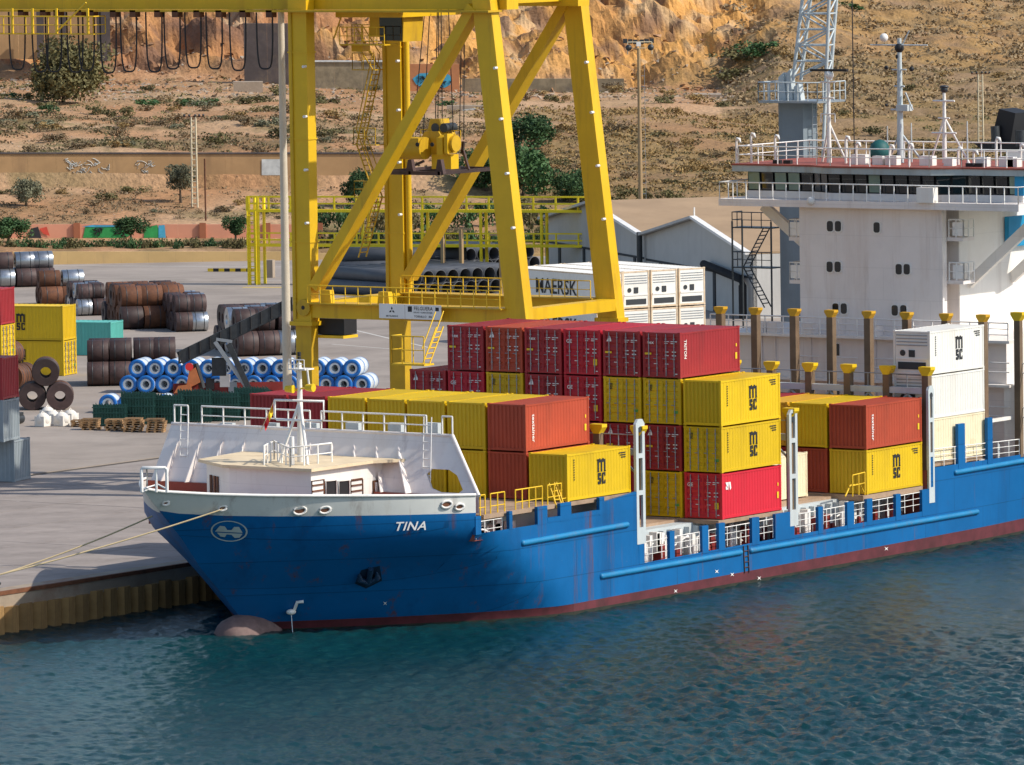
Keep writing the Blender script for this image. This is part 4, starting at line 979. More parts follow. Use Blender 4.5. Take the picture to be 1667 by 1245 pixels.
mb = MB(); mb.box(XC1+.8, XC2, LEGS[2][1]+.2, LEGS[2][1]+1.1, 12.7, 13.4); cp('cross_beam', mb)
for X in (XC1+.9, XC2-1.3):
    mb = MB(); mb.box(X, X+1.2, 26.2, 84, ZG, ZG+2.2); cp('boom_girder', mb)
mb = MB(); mb.box(XC1-.6, XC1+.9, 26.5, 84, ZG-.13, ZG-.01); cp('boom_walkway', mb, 'craned')
# hanging platform at the land end
mb = MB(); a = ux(158, 30, XC1-.9); b = ux(-60, 25, XC1-.9); zt = ux(60, 30, XC1-.9).z; zb = ux(60, 54, XC1-.9).z
mb.box(XC1-1.3, XC1-.1, a.y, b.y, zb-.06, zb); hp = cp('hanging_platform', mb)
mb = MB(); rail(mb, [(XC1-1.3, a.y, zb), (XC1-1.3, b.y, zb)], 1.05, 1.8, .04, 2); rail(mb, [(XC1-1.3, a.y, zb), (XC1-.1, a.y, zb)], 1.05, 1.2, .04, 2)
for u in (20, 53, 92, 143): c = ux(u, 30, XC1-1.3); mb.bar((XC1-1.3, c.y, zb), (XC1-1.3, c.y, ZG+.1), .14, .1)
mb.tube([ux(92, 52, XC1-1.3), ux(140, 4, XC1-1.3)], .06, 5); cp('platform_railing', mb, 'railyel', hp)
# festoon cables
for i, u in enumerate((14, 50, 72, 108, 128, 164, 196, 236, 265, 300, 336, 375, 418)):
    mb = MB(); c = ux(u, 12, XC1-.35); d = ux(u+26, 12, XC1-.35); dep = 3.35+rnd.random()*.4; P = []
    for k in range(15):
        t = k/14; P.append((XC1-.35+.1*math.sin(i), c.y+(d.y-c.y)*(.5-.5*math.cos(math.pi*t)), ZG-.15-dep*(1-abs(2*t-1)**4)))
    mb.tube(P, .055, 5); f = cp('festoon_cable', mb, 'cable')
    mb = MB(); mb.box(XC1-.6, XC1-.1, d.y-.1, d.y+.35, ZG-.45, ZG-.02); cp('cable_trolley', mb, 'rusty', f)
# trolley with driver's cab
XT = 34.5
def tx(u, v, X=XT): return ux(u, v, X)
mb = MB(); a, b = tx(562, 18), tx(664, 18); mb.box(33.5, 41, b.y, a.y, ZG-.5, ZG-.05); tr = cp('trolley', mb)
mb = MB(); a, b = tx(617, 20), tx(658, 68); mb.prism([(XT, a.y, ZG-.5), (XT, b.y, ZG-.5), (XT, b.y+.1, b.z), (XT, a.y, b.z+.15)], (2, 0, 0)); cab = cp('driver_cab', mb, 'craned', tr)
mb = MB(); a, b = tx(618.5, 22), tx(655, 66); mb.box(XT-.06, XT-.01, b.y, a.y, b.z, a.z); cp('cab_window', mb, 'glass', tr)
mb = MB(); a, b = tx(598, 16), tx(616, 60); mb.box(XT+.2, XT+1.6, b.y, a.y, b.z, ZG-.5); cp('winch_house', mb, 'crane', tr)
mb = MB(); a, b = tx(567, 60), tx(640, 72); mb.box(XT-.9, XT+.6, b.y, a.y, b.z-.05, b.z+.03); cp('cab_platform', mb, 'crane', tr)
mb = MB(); rail(mb, [(XT-.9, a.y, b.z), (XT-.9, b.y, b.z)], 1.05, .6, .03, 2); a = tx(550, 62); mb.tube([(XT-.4, a.y, a.z), (XT-.4, a.y-.6, ZG-.4)], .05, 5); cp('platform_railing', mb, 'railyel', tr)
mb = MB(); a, b = tx(572, 72), tx(590, 84); mb.box(XT, XT+.8, b.y, a.y, b.z, a.z); cp('lamp_bracket', mb, 'crane', tr)
# spreader and its ropes
XS_ = 37.0
def sx_(u, v, X=XS_): return ux(u, v, X)
mb = MB(); q = [sx_(703, 215), sx_(727, 215), sx_(723, 193), sx_(708, 193)]; mb.prism([(XS_-.5, p.y, p.z) for p in q], (1, 0, 0)); spd = cp('spreader', mb, 'craned')
mb = MB(); q = [sx_(697, 250), sx_(731, 250), sx_(731, 222), sx_(726, 213), sx_(704, 213), sx_(697, 224)]; mb.prism([(XS_-.8, p.y, p.z) for p in q], (1.6, 0, 0)); cp('head_block', mb, 'craned', spd)
for u in (708, 722):
    mb = MB(); c = sx_(u, 208, XS_-.55); mb.tube([c, c+V((1.1, 0, 0))], .28, 14); cp('rope_sheave', mb, 'steeldk', spd)
mb = MB(); a, b = sx_(675, 239), sx_(711, 239); mb.tube([(XS_-1.3, a.y+.1, a.z), (XS_-1.3, a.y-.25, a.z), (XS_-1.3, b.y+.25, a.z), (XS_-1.3, b.y-.1, a.z)], .68, 18); mb.box(XS_-1.9, XS_-.7, b.y, a.y, a.z+.1, a.z+.62); cp('drive_housing', mb, 'craned', spd)
mb = MB(); a, b = sx_(733, 232), sx_(757, 232); mb.tube([(XS_-.9, a.y, a.z), (XS_-.9, b.y, a.z)], .5, 16); cp('cable_basket', mb, 'craned', spd)
for u0, u1, v0, v1 in ((734, 744, 222, 250), (746, 752, 216, 248)):
    mb = MB(); a, b = sx_(u0, v0), sx_(u1, v1); mb.box(XS_-1.5, XS_-.9, b.y, a.y, b.z, a.z); cp('hydraulic_unit', mb, 'crane', spd)
for u in (667, 712, 760):
    mb = MB(); a, b = sx_(u, 256), sx_(u, 279); mb.prism([(XS_-2.9, a.y+.12, a.z), (XS_-2.9, a.y-.12, a.z), (XS_-2.9, a.y-.3, b.z), (XS_-2.9, a.y+.3, b.z)], (.3, 0, 0)); cp('guide_flipper', mb, 'rustdk', spd)
for u in (680, 704): mb = MB(); c = sx_(u, 235, XS_-2.0); mb.tube([c, c-V((.06, 0, 0))], .13, 8); cp('housing_bolt', mb, 'black', spd)
mb = MB(); a, b = sx_(718, 250), sx_(750, 274); mb.box(XS_-1., XS_-.2, b.y, a.y, b.z, a.z); cp('flipper_motor', mb, 'crane', spd)
zl = sx_(715, 278).z; yl0, yl1 = sx_(663, 278).y, sx_(764, 278).y
for X in (XS_-3.0, XS_+3.0): mb = MB(); mb.box(X, X+.25, yl1, yl0, zl-.1, zl+.12); cp('end_bar', mb, 'rustdk', spd)
for y in (yl0-.2, (yl0+yl1)/2-.1, yl1+.05): mb = MB(); mb.box(XS_-3, XS_+3.2, y, y+.16, zl-.08, zl+.14); cp('side_bar', mb, 'rustdk', spd)
for u0, v0, u1, v1 in ((672, 245, 664, 278), (712, 245, 712, 278), (754, 245, 763, 276), (690, 262, 668, 272), (755, 230, 752, 250)):
    mb = MB(); mb.bar(sx_(u0, v0), sx_(u1, v1), .14); cp('twist_arm', mb, 'rustdk', spd)
mb = MB(); rail(mb, [sx_(685, 223), sx_(705, 223)], .45, .5, .025, 2); rail(mb, [sx_(730, 226), sx_(750, 226)], .5, .4, .025, 2); cp('spreader_railing', mb, 'railyel', spd)
for u0, u1, v1 in ((692, 672, 225), (700, 689, 222), (712, 709, 193), (714, 713, 193), (718, 720, 193), (730, 738, 215), (752, 748, 222), (756, 755, 228)):
    mb = MB(); a = sx_(u1, v1); b = sx_(u0, 12); mb.tube([a, (b.x, b.y, ZG)], .035, 4); cp('hoist_rope', mb, 'cable')
# stairs up the landward rear leg and portal stairs
X, y, _ = LEGS[1]
zs = [ux(600, v, X).z for v in (418, 320, 234, 112, 66)]
for i in range(4):
    z0, z1 = zs[i], zs[i+1]; ya, yb = (y+2.9, y+1.6); 
    if i % 2: ya, yb = yb, ya
    mb = MB(); ladder(mb, (X-.3, ya, z0), (X-.3, yb, z1), (1, 0, 0), .8, .32, .05); st = cp('stair_flight', mb, 'craned')
    mb = MB(); mb.tube([(X-.7, ya, z0+.95), (X-.7, yb, z1+.95)], .035, 5); mb.tube([(X+.1, ya, z0+.95), (X+.1, yb, z1+.95)], .035, 5); cp('hand_rail', mb, 'craned', st)
    mb = MB(); mb.box(X-.8, X+.3, y+1.36, y+3.1, z1-.06, z1); ld = cp('stair_landing', mb, 'craned'); mb = MB(); rail(mb, [(X-.8, y+1.4, z1), (X-.8, y+3.05, z1), (X+.2, y+3.05, z1)], 1., .9, .03, 2); cp('landing_railing', mb, 'craned', ld)
a = uy(694, 592, YW+1); b = uy(716, 532, YW+1); mb = MB(); ladder(mb, a, b, (1, 0, 0), .7, .32, .05); stl = cp('stair_flight', mb, 'railyel')
mb = MB(); mb.tube([a+V((-.4, 0, .9)), b+V((-.4, 0, .9))], .04, 5); mb.tube([a+V((.4, 0, .9)), b+V((.4, 0, .9))], .04, 5); cp('hand_rail', mb, 'railyel', stl)
mb = MB(); p = a+V((0, 1.2, 0)); mb.box(p.x-.5, p.x+.5, p.y-1.4, p.y+.9, p.z-.1, p.z); plt = cp('lower_platform', mb, 'railyel'); mb = MB(); rail(mb, [(p.x-.5, p.y-1.4, p.z), (p.x-.5, p.y+.9, p.z), (p.x+.5, p.y+.9, p.z)], 1.6, .9, .04, 2); cp('platform_railing', mb, 'railyel', plt)
# name board on the front sill beam
Xs = XC1-.62
a, b = ux(617, 494, Xs), ux(659, 519, Xs); c = ux(718, 521, Xs)
for y0, y1, nm in ((a.y, b.y, 0), (b.y-.03, c.y, 1)):
    mb = MB(); mb.box(Xs, Xs+.06, y1, y0, b.z, a.z); sg = cp('name_board', mb, 'sign'); mb = MB(); yc = (y0+y1)/2; h = a.z-b.z; e1, e2 = (0, -1, 0), (0, 0, 1); x = Xs-.006
    if nm == 0:
        for k in range(3):
            t = math.radians(90+120*k); c0 = V((x, yc, b.z+h*.56)); f = lambda r, an: c0+V((0, -math.cos(an)*r, math.sin(an)*r)); mb.poly([f(.02, t), f(.13, t-.5), f(.24, t), f(.13, t+.5)])
        put_text(mb, 'MITSUBISHI', .1, (x, yc, b.z+.1), e1, e2, sx=1.2)
    else:
        put_text(mb, 'FELGUERA', .21, (x, yc-.02, b.z+h*.63), e1, e2, sx=.98); put_text(mb, 'GRUAS Y ALMACENAJES', .09, (x, yc, b.z+h*.42), e1, e2); put_text(mb, 'TORNILLO   40t', .13, (x, yc, b.z+h*.12), e1, e2)
        mb.quad((x, y0-.2, b.z+h*.5), (x, y0-.5, b.z+h*.5), (x, y0-.5, b.z+h*.88), (x, y0-.2, b.z+h*.88)); mb.quad((x, y1+.4, b.z+h*.6), (x, y1+.15, b.z+h*.6), (x, y1+.15, b.z+h*.85), (x, y1+.4, b.z+h*.85))
    cp('board_lettering', mb, 'ink', sg)['kind'] = 'stuff'
mb = MB(); a, b = ux(513, 524, XC1+1), ux(562, 545, XC1+1); mb.box(XC1+.9, XC1+2.2, b.y, a.y, b.z, 12.4); cp('cable_drum_motor', mb, 'black'); mb = MB(); mb.box(XC1+.8, XC1+2.3, b.y, a.y, b.z-.22, b.z-.05); cp('motor_bracket', mb, 'railyel')
for y in (LEGS[0][1]-1.2, LEGS[0][1]-5.5):
    mb = MB(); mb.prism([(XC1-.2, y-.45, 13.36), (XC1-.2, y+.45, 13.36), (XC1-.2, y+.35, 14.2), (XC1-.2, y-.35, 14.2)], (.4, 0, 0)); cp('rail_clamp', mb)
# ================================================================ HARBOUR CRANE BEHIND THE BRIDGE
hp_ = uy(1287, 300, 34.); HX, HY = hp_.x, hp_.y
hc = thing('mobile_harbour_crane', 'grey tower crane with lattice jib rising behind the ship bridge', 'crane', (HX, HY, 2))
def hq(name, mb, m='galv', par=None): o = part(name, mb, M_[m], par or hc); o.location = (-HX, -HY, -2) if par is None else (0, 0, 0); return o
M_['towerg'] = mat('tower grey', (.20, .24, .27), .55, var=.08, dirt=(.12, .12, .12), ds=.5, damt=.3, streak=True)
zt = uy(1287, 165, HY).z; wy = 1.0
a = ux(1268, 250, HX); b = ux(1308, 250, HX)
mb = MB(); mb.box(HX, HX+1.6, b.y, a.y, 4, zt); tw = hq('tower', mb, 'towerg')
mb = MB(); mb.box(HX-3, HX+5, HY-3, HY+4, 2.6, 4.2); hq('undercarriage', mb, 'towerg')
for sx in (-2, 4):
    for sy in (-2.5, 3.5): mb = MB(); mb.tube([(HX+sx-.3, HY+sy, 2.7), (HX+sx+.3, HY+sy, 2.7)], .7, 12); hq('wheel', mb, 'rubber')
mb = MB(); ladder(mb, (HX+.9, b.y-.3, 5), (HX+.9, b.y-.3, zt), (1, 0, 0), .5, .5, .05); hq('tower_ladder', mb)
a = ux(1240, 160, HX-.8); b = ux(1336, 160, HX-.8)
mb = MB(); mb.box(HX-1.2, HX+2.2, b.y, a.y, zt-.05, zt+.08); pl_ = hq('tower_platform', mb); mb = MB(); rail(mb, [(HX-1.2, a.y, zt+.08), (HX-1.2, b.y, zt+.08), (HX+2.2, b.y, zt+.08)], 1.2, .7, .045, 2); rail(mb, [(HX-1.2, a.y, zt+.08), (HX+2.2, a.y, zt+.08)], 1.2, .7, .045, 2); hq('platform_railing', mb, 'lgrey', pl_)
for u0, u1, v0 in ((1267, 1279, 118), (1280, 1290, 112), (1292, 1304, 134)):
    mb = MB(); c, d = ux(u0, v0, HX+.3), ux(u1, v0, HX+.3); mb.prism([(HX+.3, c.y, zt), (HX+.3, d.y, zt), (HX+.3, d.y+.2, c.z), (HX+.3, c.y, c.z-.3)], (.5, 0, 0)); hq('sheave_head', mb, 'lgrey')
# lattice jib
j0 = [ux(1291, 130, HX+.3), ux(1304, 132, HX+.3), ux(1335, 320, HX+1.8), ux(1352, 118, HX+1.8)]
ja = [ux(1292, 135, HX-.4), ux(1339, 200, HX-.4)]; 
cA = (ux(1291, 130, HX), ux(1313, -60, HX)); cB = (ux(1337, 330, HX), ux(1352, -60, HX)); cC = (ux(1304, 130, HX+1.7), ux(1326, -60, HX+1.7)); cD = (ux(1352, 130, HX+1.7), ux(1366, -60, HX+1.7))
jb = None
for a, b in (cA, cB, cC, cD):
    mb = MB(); mb.tube([a, b], .13, 6); o = hq('jib_chord', mb, 'lgrey')
def onz(c, z): a, b = c; return a.lerp(b, (z-a.z)/(b.z-a.z))
z0 = cA[0].z+.2; z1 = cA[1].z-.2; n = 7
for i in range(n):
    za, zb = z0+(z1-z0)*i/n, z0+(z1-z0)*(i+1)/n
    for P, Q in ((cA, cB), (cC, cD), (cA, cC), (cB, cD)):
        if i % 2: P, Q = Q, P
        mb = MB(); mb.tube([onz(P, za), onz(Q, zb)], .065, 5); mb.tube([onz(P, zb), onz(Q, zb)], .055, 5); hq('jib_lacing', mb, 'lgrey')
# ================================================================ POLES
q = uy(467.5, 600, 47.); X = q.x; zt = uy(469.5, 12, 47).z
lm = thing('lamp_post', 'pale cream steel mast standing close left of the crane leg', 'lamp post', (X, 47, 2)); mb = MB(); mb.tube([(0, 0, 0), (0, 0, zt-2)], .31, 12, .19); part('pole', mb, M_['pole'], lm); mb = MB(); mb.box(-.5, .5, -.5, .5, 0, .15); part('base_plate', mb, M_['conc'], lm)
mb = MB(); mb.box(-.5, .5, -1.2, 1.2, zt-2, zt-1.6); part('lamp_head', mb, M_['galv'], lm)
g = ud(1043, 331, 628); zt = ud(1043, 70, 628).z
lm = thing('floodlight_mast', 'ochre floodlight mast with lamp basket before the quarry face', 'floodlight', (g.x, g.y, 2.)); mb = MB(); mb.tube([(0, 0, 0), (0, 0, zt-2.5)], .24, 10, .14); part('pole', mb, M_['polewood'], lm)
pv = V((-RT.x, -RT.y, 0)); 
mb = MB(); 
for k in range(18): z = 1+k*(zt-5)/18; mb.bar(-pv*.2+V((0, 0, z)), -pv*.5+V((0, 0, z)), .05)
mb.tube([-pv*.5+V((0, 0, 1)), -pv*.5+V((0, 0, zt-4))], .02, 4); part('climbing_rung', mb, M_['galv'], lm)
zb = ud(1043, 88, 628).z-2; mb = MB(); rail(mb, [pv*1.-V((0, 0, -zb)), -pv*1.2-V((0, 0, -zb))], 1.1, 1., .05, 2); part('basket', mb, M_['latt'], lm)
for k, s in enumerate((-1.2, -.75, -.3, .3, .75, 1.2)): mb = MB(); c = pv*s+V((0, 0, zt-2.1+.1*abs(s))); mb.obox(c-pv*.2, pv*.4, FW*.3, V((0, 0, .4))); part('floodlight_head', mb, M_['steeldk'], lm)
for s in (-1.1, .9): mb = MB(); c = pv*s+V((0, 0, zb+.6)); mb.sphere(c, .3, 8, 6); part('floodlight_head', mb, M_['steeldk'], lm)
mb = MB(); c = V((0, 0, zb+.7)); mb.obox(c-pv*.2-FW*.4, pv*.4, FW*.3, V((0, 0, .4))); part('junction_box', mb, M_['white'], lm)
def lattice_pole(u, v0, v1, D, label, arms=False):
    g = ud(u, v0, D); h = ud(u, v1, D).z-g.z; t = thing('lattice_pole', label, 'pole', g); 
    for s in (-.28, .28): mb = MB(); mb.bar(pv*s, pv*s*.8+V((0, 0, h)), .13); part('upright', mb, M_['latt'], t)
    for k in range(int(h/.55)): mb = MB(); z = .3+k*.55; mb.bar(pv*-.27+V((0, 0, z)), pv*.27+V((0, 0, z)), .1); part('batten', mb, M_['latt'], t)
    if arms:
        mb = MB(); mb.tube([pv*-1.+V((0, 0, h)), pv*1.+V((0, 0, h))], .05, 5); part('cross_arm', mb, M_['rusty'], t)
        for s in (-1, -.6, -.2, .4, .9): mb = MB(); mb.sphere(pv*s+V((0, 0, h+.15)), .13); part('insulator', mb, M_['steeldk'], t)
lattice_pole(318, 372, 190, 690, 'cream lattice power pole on the scrub slope left of the crane', True)
lattice_pole(1597, 250, 120, 760, 'cream lattice power pole on the hillside beside the funnel', True)
g = ud(335, 362, 680); h = ud(335, 258, 680).z-g.z; mb = MB(); mb.tube([(0, 0, 0), (0, 0, h)], .09, 6); solo('utility_pole', mb, M_['rusty'], 'thin dark pole beside the cream lattice pole', 'pole', None, g)
# ================================================================ STEEL COILS
CM = {}
def coil_mesh(kind, r, L):
    k = (kind, r, L)
    if k in CM: return CM[k]
    n = 30; ri = r*.40; out = []
    mb = MB(); vs = []
    prof = [(-L/2, ri), (-L/2, r*.97), (-L/2+.03, r), (L/2-.03, r), (L/2, r*.97), (L/2, ri), (-L/2, ri)]
    for x, rr in prof:
        for i in range(n): t = 2*math.pi*i/n; vs.append((x, rr*math.cos(t), rr*math.sin(t)))
    fs = [(j*n+i, (j+1)*n+i, (j+1)*n+(i+1) % n, j*n+(i+1) % n) for j in range(len(prof)-1) for i in range(n)]
    mb.add(vs, [f[::-1] for f in fs]); me = mb.mesh('coil_body'); sm = []
    for j in range(len(prof)-1): sm += [j in (1, 2, 3, 5)]*n
    me.polygons.foreach_set('use_smooth', sm); out.append(me)
    if kind == 'blue':
        for s in (-1, 1):
            mb = MB(); vs = []
            for x, rr in ((s*(L/2-.1), r*1.008), (s*(L/2+.015), r*1.008), (s*(L/2+.015), r*.80), (s*(L/2+.02), r*.62), (s*(L/2-.05), r*.60)):
                for i in range(n): t = 2*math.pi*i/n; vs.append((x, rr*math.cos(t), rr*math.sin(t)))
            fs = [(j*n+i, (j+1)*n+i, (j+1)*n+(i+1) % n, j*n+(i+1) % n) for j in range(4) for i in range(n)]
            mb.add(vs, fs if s < 0 else [f[::-1] for f in fs], True); out.append(mb.mesh('end_ring'))
    else:
        for x in (-L*.25, L*.25):
            mb = MB(); vs = []
            for dx, rr in ((-.03, r), (-.03, r+.012), (.03, r+.012), (.03, r)):
                for i in range(n): t = 2*math.pi*i/n; vs.append((x+dx, rr*math.cos(t), rr*math.sin(t)))
            mb.add(vs, [(j*n+i, (j+1)*n+i, (j+1)*n+(i+1) % n, j*n+(i+1) % n)[::-1] for j in range(3) for i in range(n)], True); out.append(mb.mesh('strap'))
    CM[k] = out; return out
def coil(P, az, r, L, kind, label, group):
    t = thing('steel_coil', label, 'steel coil', P, az, group); ms = coil_mesh(kind, r, L)
    body = {'blue': 'film', 'rust': 'rusty', 'dark': 'rustdk', 'silver': 'silver'}[kind]
    link('coil_body', ms[0], M_[body], t, None, True)
    for m in ms[1:]: link(m.name.split('.')[0], m, M_['coilblue' if kind == 'blue' else 'steeldk'], t, None, True)
    return t
RW = ['front', 'second', 'third', 'fourth', 'fifth']
def stack(u, v, az, nA, nR, r, L, kinds, where, group, tiers=2, rowdir=None):
    a = math.radians(az); ax = V((math.cos(a), math.sin(a), 0)); pr = V((math.sin(a), -math.cos(a), 0)) if rowdir is None else rowdir
    g = uz(u, v, QZ); k = 0
    for tr in range(tiers):
        for i in range(nR-tr):
            for j in range(nA):
                rr_ = r*rnd.uniform(.93, 1.0) if kinds[0] != 'blue' else r
                P = g + ax*(-(j+.5)*(L+.06)+rnd.uniform(-.12, .12)) + pr*((i+.5*tr)*(2*r+.03)) + V((0, 0, r+tr*r*1.76))
                kd = kinds[k % len(kinds)]; k += 1
                nm = {'rust': 'rust brown', 'dark': 'dark brown', 'silver': 'bare silver', 'blue': 'blue ended'}[kd]
                coil(P, a+rnd.uniform(-.03, .03), r, L, kd, '%s coil, %s along, %s %s row, %s' % (nm, ORD[min(j, 7)], ['ground', 'upper'][tr], RW[min(i, 4)], where), group)
G1 = 'bare steel coils in the yard'; AZ = 138
stack(66, 496, AZ, 2, 2, .77, 1.85, ['rust', 'rust', 'rust', 'rust', 'rust', 'silver'], 'behind the yellow containers', G1)
stack(126, 514, AZ, 2, 5, .70, 1.2, ['silver', 'dark', 'dark', 'silver', 'dark', 'dark', 'silver', 'dark', 'dark'], 'behind the teal container', G1)
stack(196, 536, AZ, 3, 5, .92, 1.75, ['dark', 'rust', 'rust', 'rust', 'rust', 'dark', 'rust'], 'right of the teal container', G1)
stack(284, 540, AZ, 2, 5, .78, 1.35, ['dark', 'silver', 'dark', 'dark'], 'right end of the rusty stacks', G1)
stack(383, 580, AZ, 3, 5, .95, 1.6, ['dark', 'dark', 'silver', 'dark'], 'left of the cream mast', G1)
stack(390, 532, AZ, 2, 2, .75, 1.3, ['dark', 'dark', 'dark'], 'above the loader boom', G1, 1)
stack(144, 628, AZ-10, 4, 3, .87, 1.55, ['dark', 'dark', 'dark', 'dark'], 'run left of the loader', G1)
stack(-8, 468, AZ, 3, 2, .82, 1.75, ['silver', 'dark', 'dark', 'silver'], 'at the left border of the yard', G1)
stack(53, 668, 218, 2, 2, .95, 1.3, ['dark', 'rust', 'dark', 'rust'], 'pile before the yellow containers', G1, 2, V((math.cos(math.radians(300)), math.sin(math.radians(300)), 0)))
stack(18, 634, AZ+55, 3, 2, .9, .8, ['rust'], 'at the left border', G1, 2)
G2 = 'blue ended wrapped coils'
rd = V((math.cos(math.radians(-66)), math.sin(math.radians(-66)), 0))
stack(209, 640, 24+180, 2, 14, .64, 1.35, ['blue'], 'wrapped wall', G2, 2, rd)
stack(176, 672, 24+180, 1, 4, .64, 1.35, ['blue'], 'behind the green bundles', G2, 1, rd)
# fix labels of the long wrapped wall so that each names its place
idx = {}
for o in list(COL.objects):
    if o.get('group') == G2:
        up = o.location.z > QZ+1; p = o['label']; rear = 'second along' in p; bund = 'green' in p
        k = (up, rear, bund); idx[k] = idx.get(k, 0)+1; n = idx[k]
        o['label'] = '%s blue ended wrapped coil from the left in the %s%s row%s' % (['first', 'second', 'third', 'fourth', 'fifth', 'sixth', 'seventh', 'eighth', 'ninth', 'tenth', 'eleventh', 'twelfth', 'thirteenth', 'fourteenth'][n-1], 'rear ' if rear else '', 'upper' if up else 'ground', ' among green bundles' if bund else '')
# ================================================================ PIPES
PM = {}
def pipe(P, az, r, L, label, group):
    k = (r, L)
    if k not in PM:
        n = 20; mb = MB(); vs = []
        for x, rr in ((0, r*.93), (0, r), (L, r), (L, r*.93), (0, r*.93)):
            for i in range(n): t = 2*math.pi*i/n; vs.append((x, rr*math.cos(t), rr*math.sin(t)))
        mb.add(vs, [(j*n+i, (j+1)*n+i, (j+1)*n+(i+1) % n, j*n+(i+1) % n)[::-1] for j in range(4) for i in range(n)], True); PM[k] = mb.mesh('steel_pipe')
    o = link('steel_pipe', PM[k], M_['pipe'], None, P, True); o.rotation_euler = (0, 0, az); return tag(o, label, 'pipe', group)
GP = 'large coated pipes stored in the yard'
g = uz(527, 470, QZ); a = math.radians(-48); n = 0
for tr in range(3):
    for i in range(4-tr): 
        P = g + V((math.cos(a+math.pi/2), math.sin(a+math.pi/2), 0))*((i+.5*tr)*1.3) + V((math.cos(a), math.sin(a), 0))*(tr*.9) + V((0, 0, .62+tr*1.08)); pipe(P, a, .62, 11, 'grey pipe, %s from the front, %s layer, left of rear crane leg' % (ORD[i], ['bottom', 'middle', 'top'][tr]), GP)
g = uz(668, 486, QZ); a = math.radians(72); rd2 = V((math.cos(a-math.pi/2), math.sin(a-math.pi/2), 0))
for tr in range(2):
    for i in range(11-tr): pipe(g+rd2*((i+.5*tr)*1.32)+V((0, 0, .62+tr*1.08)), a, .62, 12, '%s grey coated pipe from left, %s layer, nearer pile right of rear crane leg' % ((ORD+['ninth', 'tenth', 'eleventh'])[i], ['lower', 'upper'][tr]), GP)
g = uz(662, 452, QZ)
for tr in range(2):
    for i in range(12-tr): pipe(g+rd2*((i+.5*tr)*1.32)+V((0, 0, .62+tr*1.08)), a, .62, 12, '%s grey coated pipe from left, %s layer, farther pile right of rear crane leg' % ((ORD+['ninth', 'tenth', 'eleventh', 'twelfth'])[i], ['lower', 'upper'][tr]), GP)
# ================================================================ YELLOW PIPE BRIDGE
A0 = ud(403, 400, 614); B0 = ud(962, 400, 604); dv = V((B0.x-A0.x, B0.y-A0.y, 0)); Lb = dv.length; dv /= Lb; nv = V((-dv.y, dv.x, 0))
if nv.dot(FW) < 0: nv = -nv
pb = thing('pipe_bridge', 'bright yellow steel walkway bridge crossing behind the crane', 'walkway', (A0.x, A0.y, 2))
def zz(v, u=403): return ud(u, v, 614).z-2
LV = [zz(320), zz(331), zz(343), zz(379), zz(390), zz(399)]
def pq(name, mb, par=None): return part(name, mb, M_['pipeyel'], par or pb)
for off in (0, 1.6):
    for z, r in (zip(LV, (.085, .08, .13, .07, .075, .13)) if off == 0 else ((LV[2], .08), (LV[5], .08))):
        mb = MB(); mb.bar(nv*off+V((0, 0, z)), nv*off+dv*Lb+V((0, 0, z)), r*1.8); pq('long_rail', mb)
    k = 0; s = 0
    while s < Lb and off == 0:
        mb = MB(); mb.bar(nv*off+dv*s+V((0, 0, LV[2])), nv*off+dv*s+V((0, 0, LV[0])), .15); pq('rail_post', mb)
        mb = MB(); mb.bar(nv*off+dv*s+V((0, 0, LV[5])), nv*off+dv*s+V((0, 0, LV[3])), .13); pq('rail_post', mb)
        s += 2.05
mb = MB(); mb.obox(V((0, 0, LV[2]-.1)), dv*Lb, nv*1.6, V((0, 0, .08))); pq('walkway_floor', mb); mb = MB(); mb.obox(V((0, 0, LV[5]-.1)), dv*Lb, nv*1.6, V((0, 0, .08))); pq('walkway_floor', mb)
for u in (406, 421, 593, 690, 785, 883):
    s = Lb*(u-403)/559.; zb = 0 if u < 430 or u > 500 else LV[5]
    for off in (0, 1.6): mb = MB(); mb.bar(nv*off+dv*s+V((0, 0, 0)), nv*off+dv*s+V((0, 0, LV[0] if u < 430 else LV[2])), .2); pq('column', mb)
mb = MB(); ladder(mb, dv*.5-nv*.3, dv*.5-nv*.3+V((0, 0, LV[2])), dv, .8, .4, .05); pq('ladder', mb)
for u in (432,):
    mb = MB(); c = uz(u, 452, QZ); mb.obox(c, dv*.7, nv*.7, V((0, 0, 1.6))); solo('concrete_post', mb, M_['conc'], 'pale concrete block beside the yellow bridge tower', 'block')
# rusty pipe rack posts behind the crane
for u, v0, v1 in ((722, 470, 362), (752, 470, 365), (817, 480, 395)):
    g = uz(u, v0, QZ); h = 5.2; mb = MB(); mb.bar((0, 0, 0), (0, 0, h), .3); mb.bar(V((0, 0, h))-dv*1., V((0, 0, h))+dv*1., .15); solo('rack_post', mb, M_['polewood'], {722: 'rusty rack post left among the stored pipes', 752: 'rusty rack post in the middle of the stored pipes', 817: 'rusty rack post right beside the seaward crane leg'}[u], 'post', 'rusty rack posts', g)
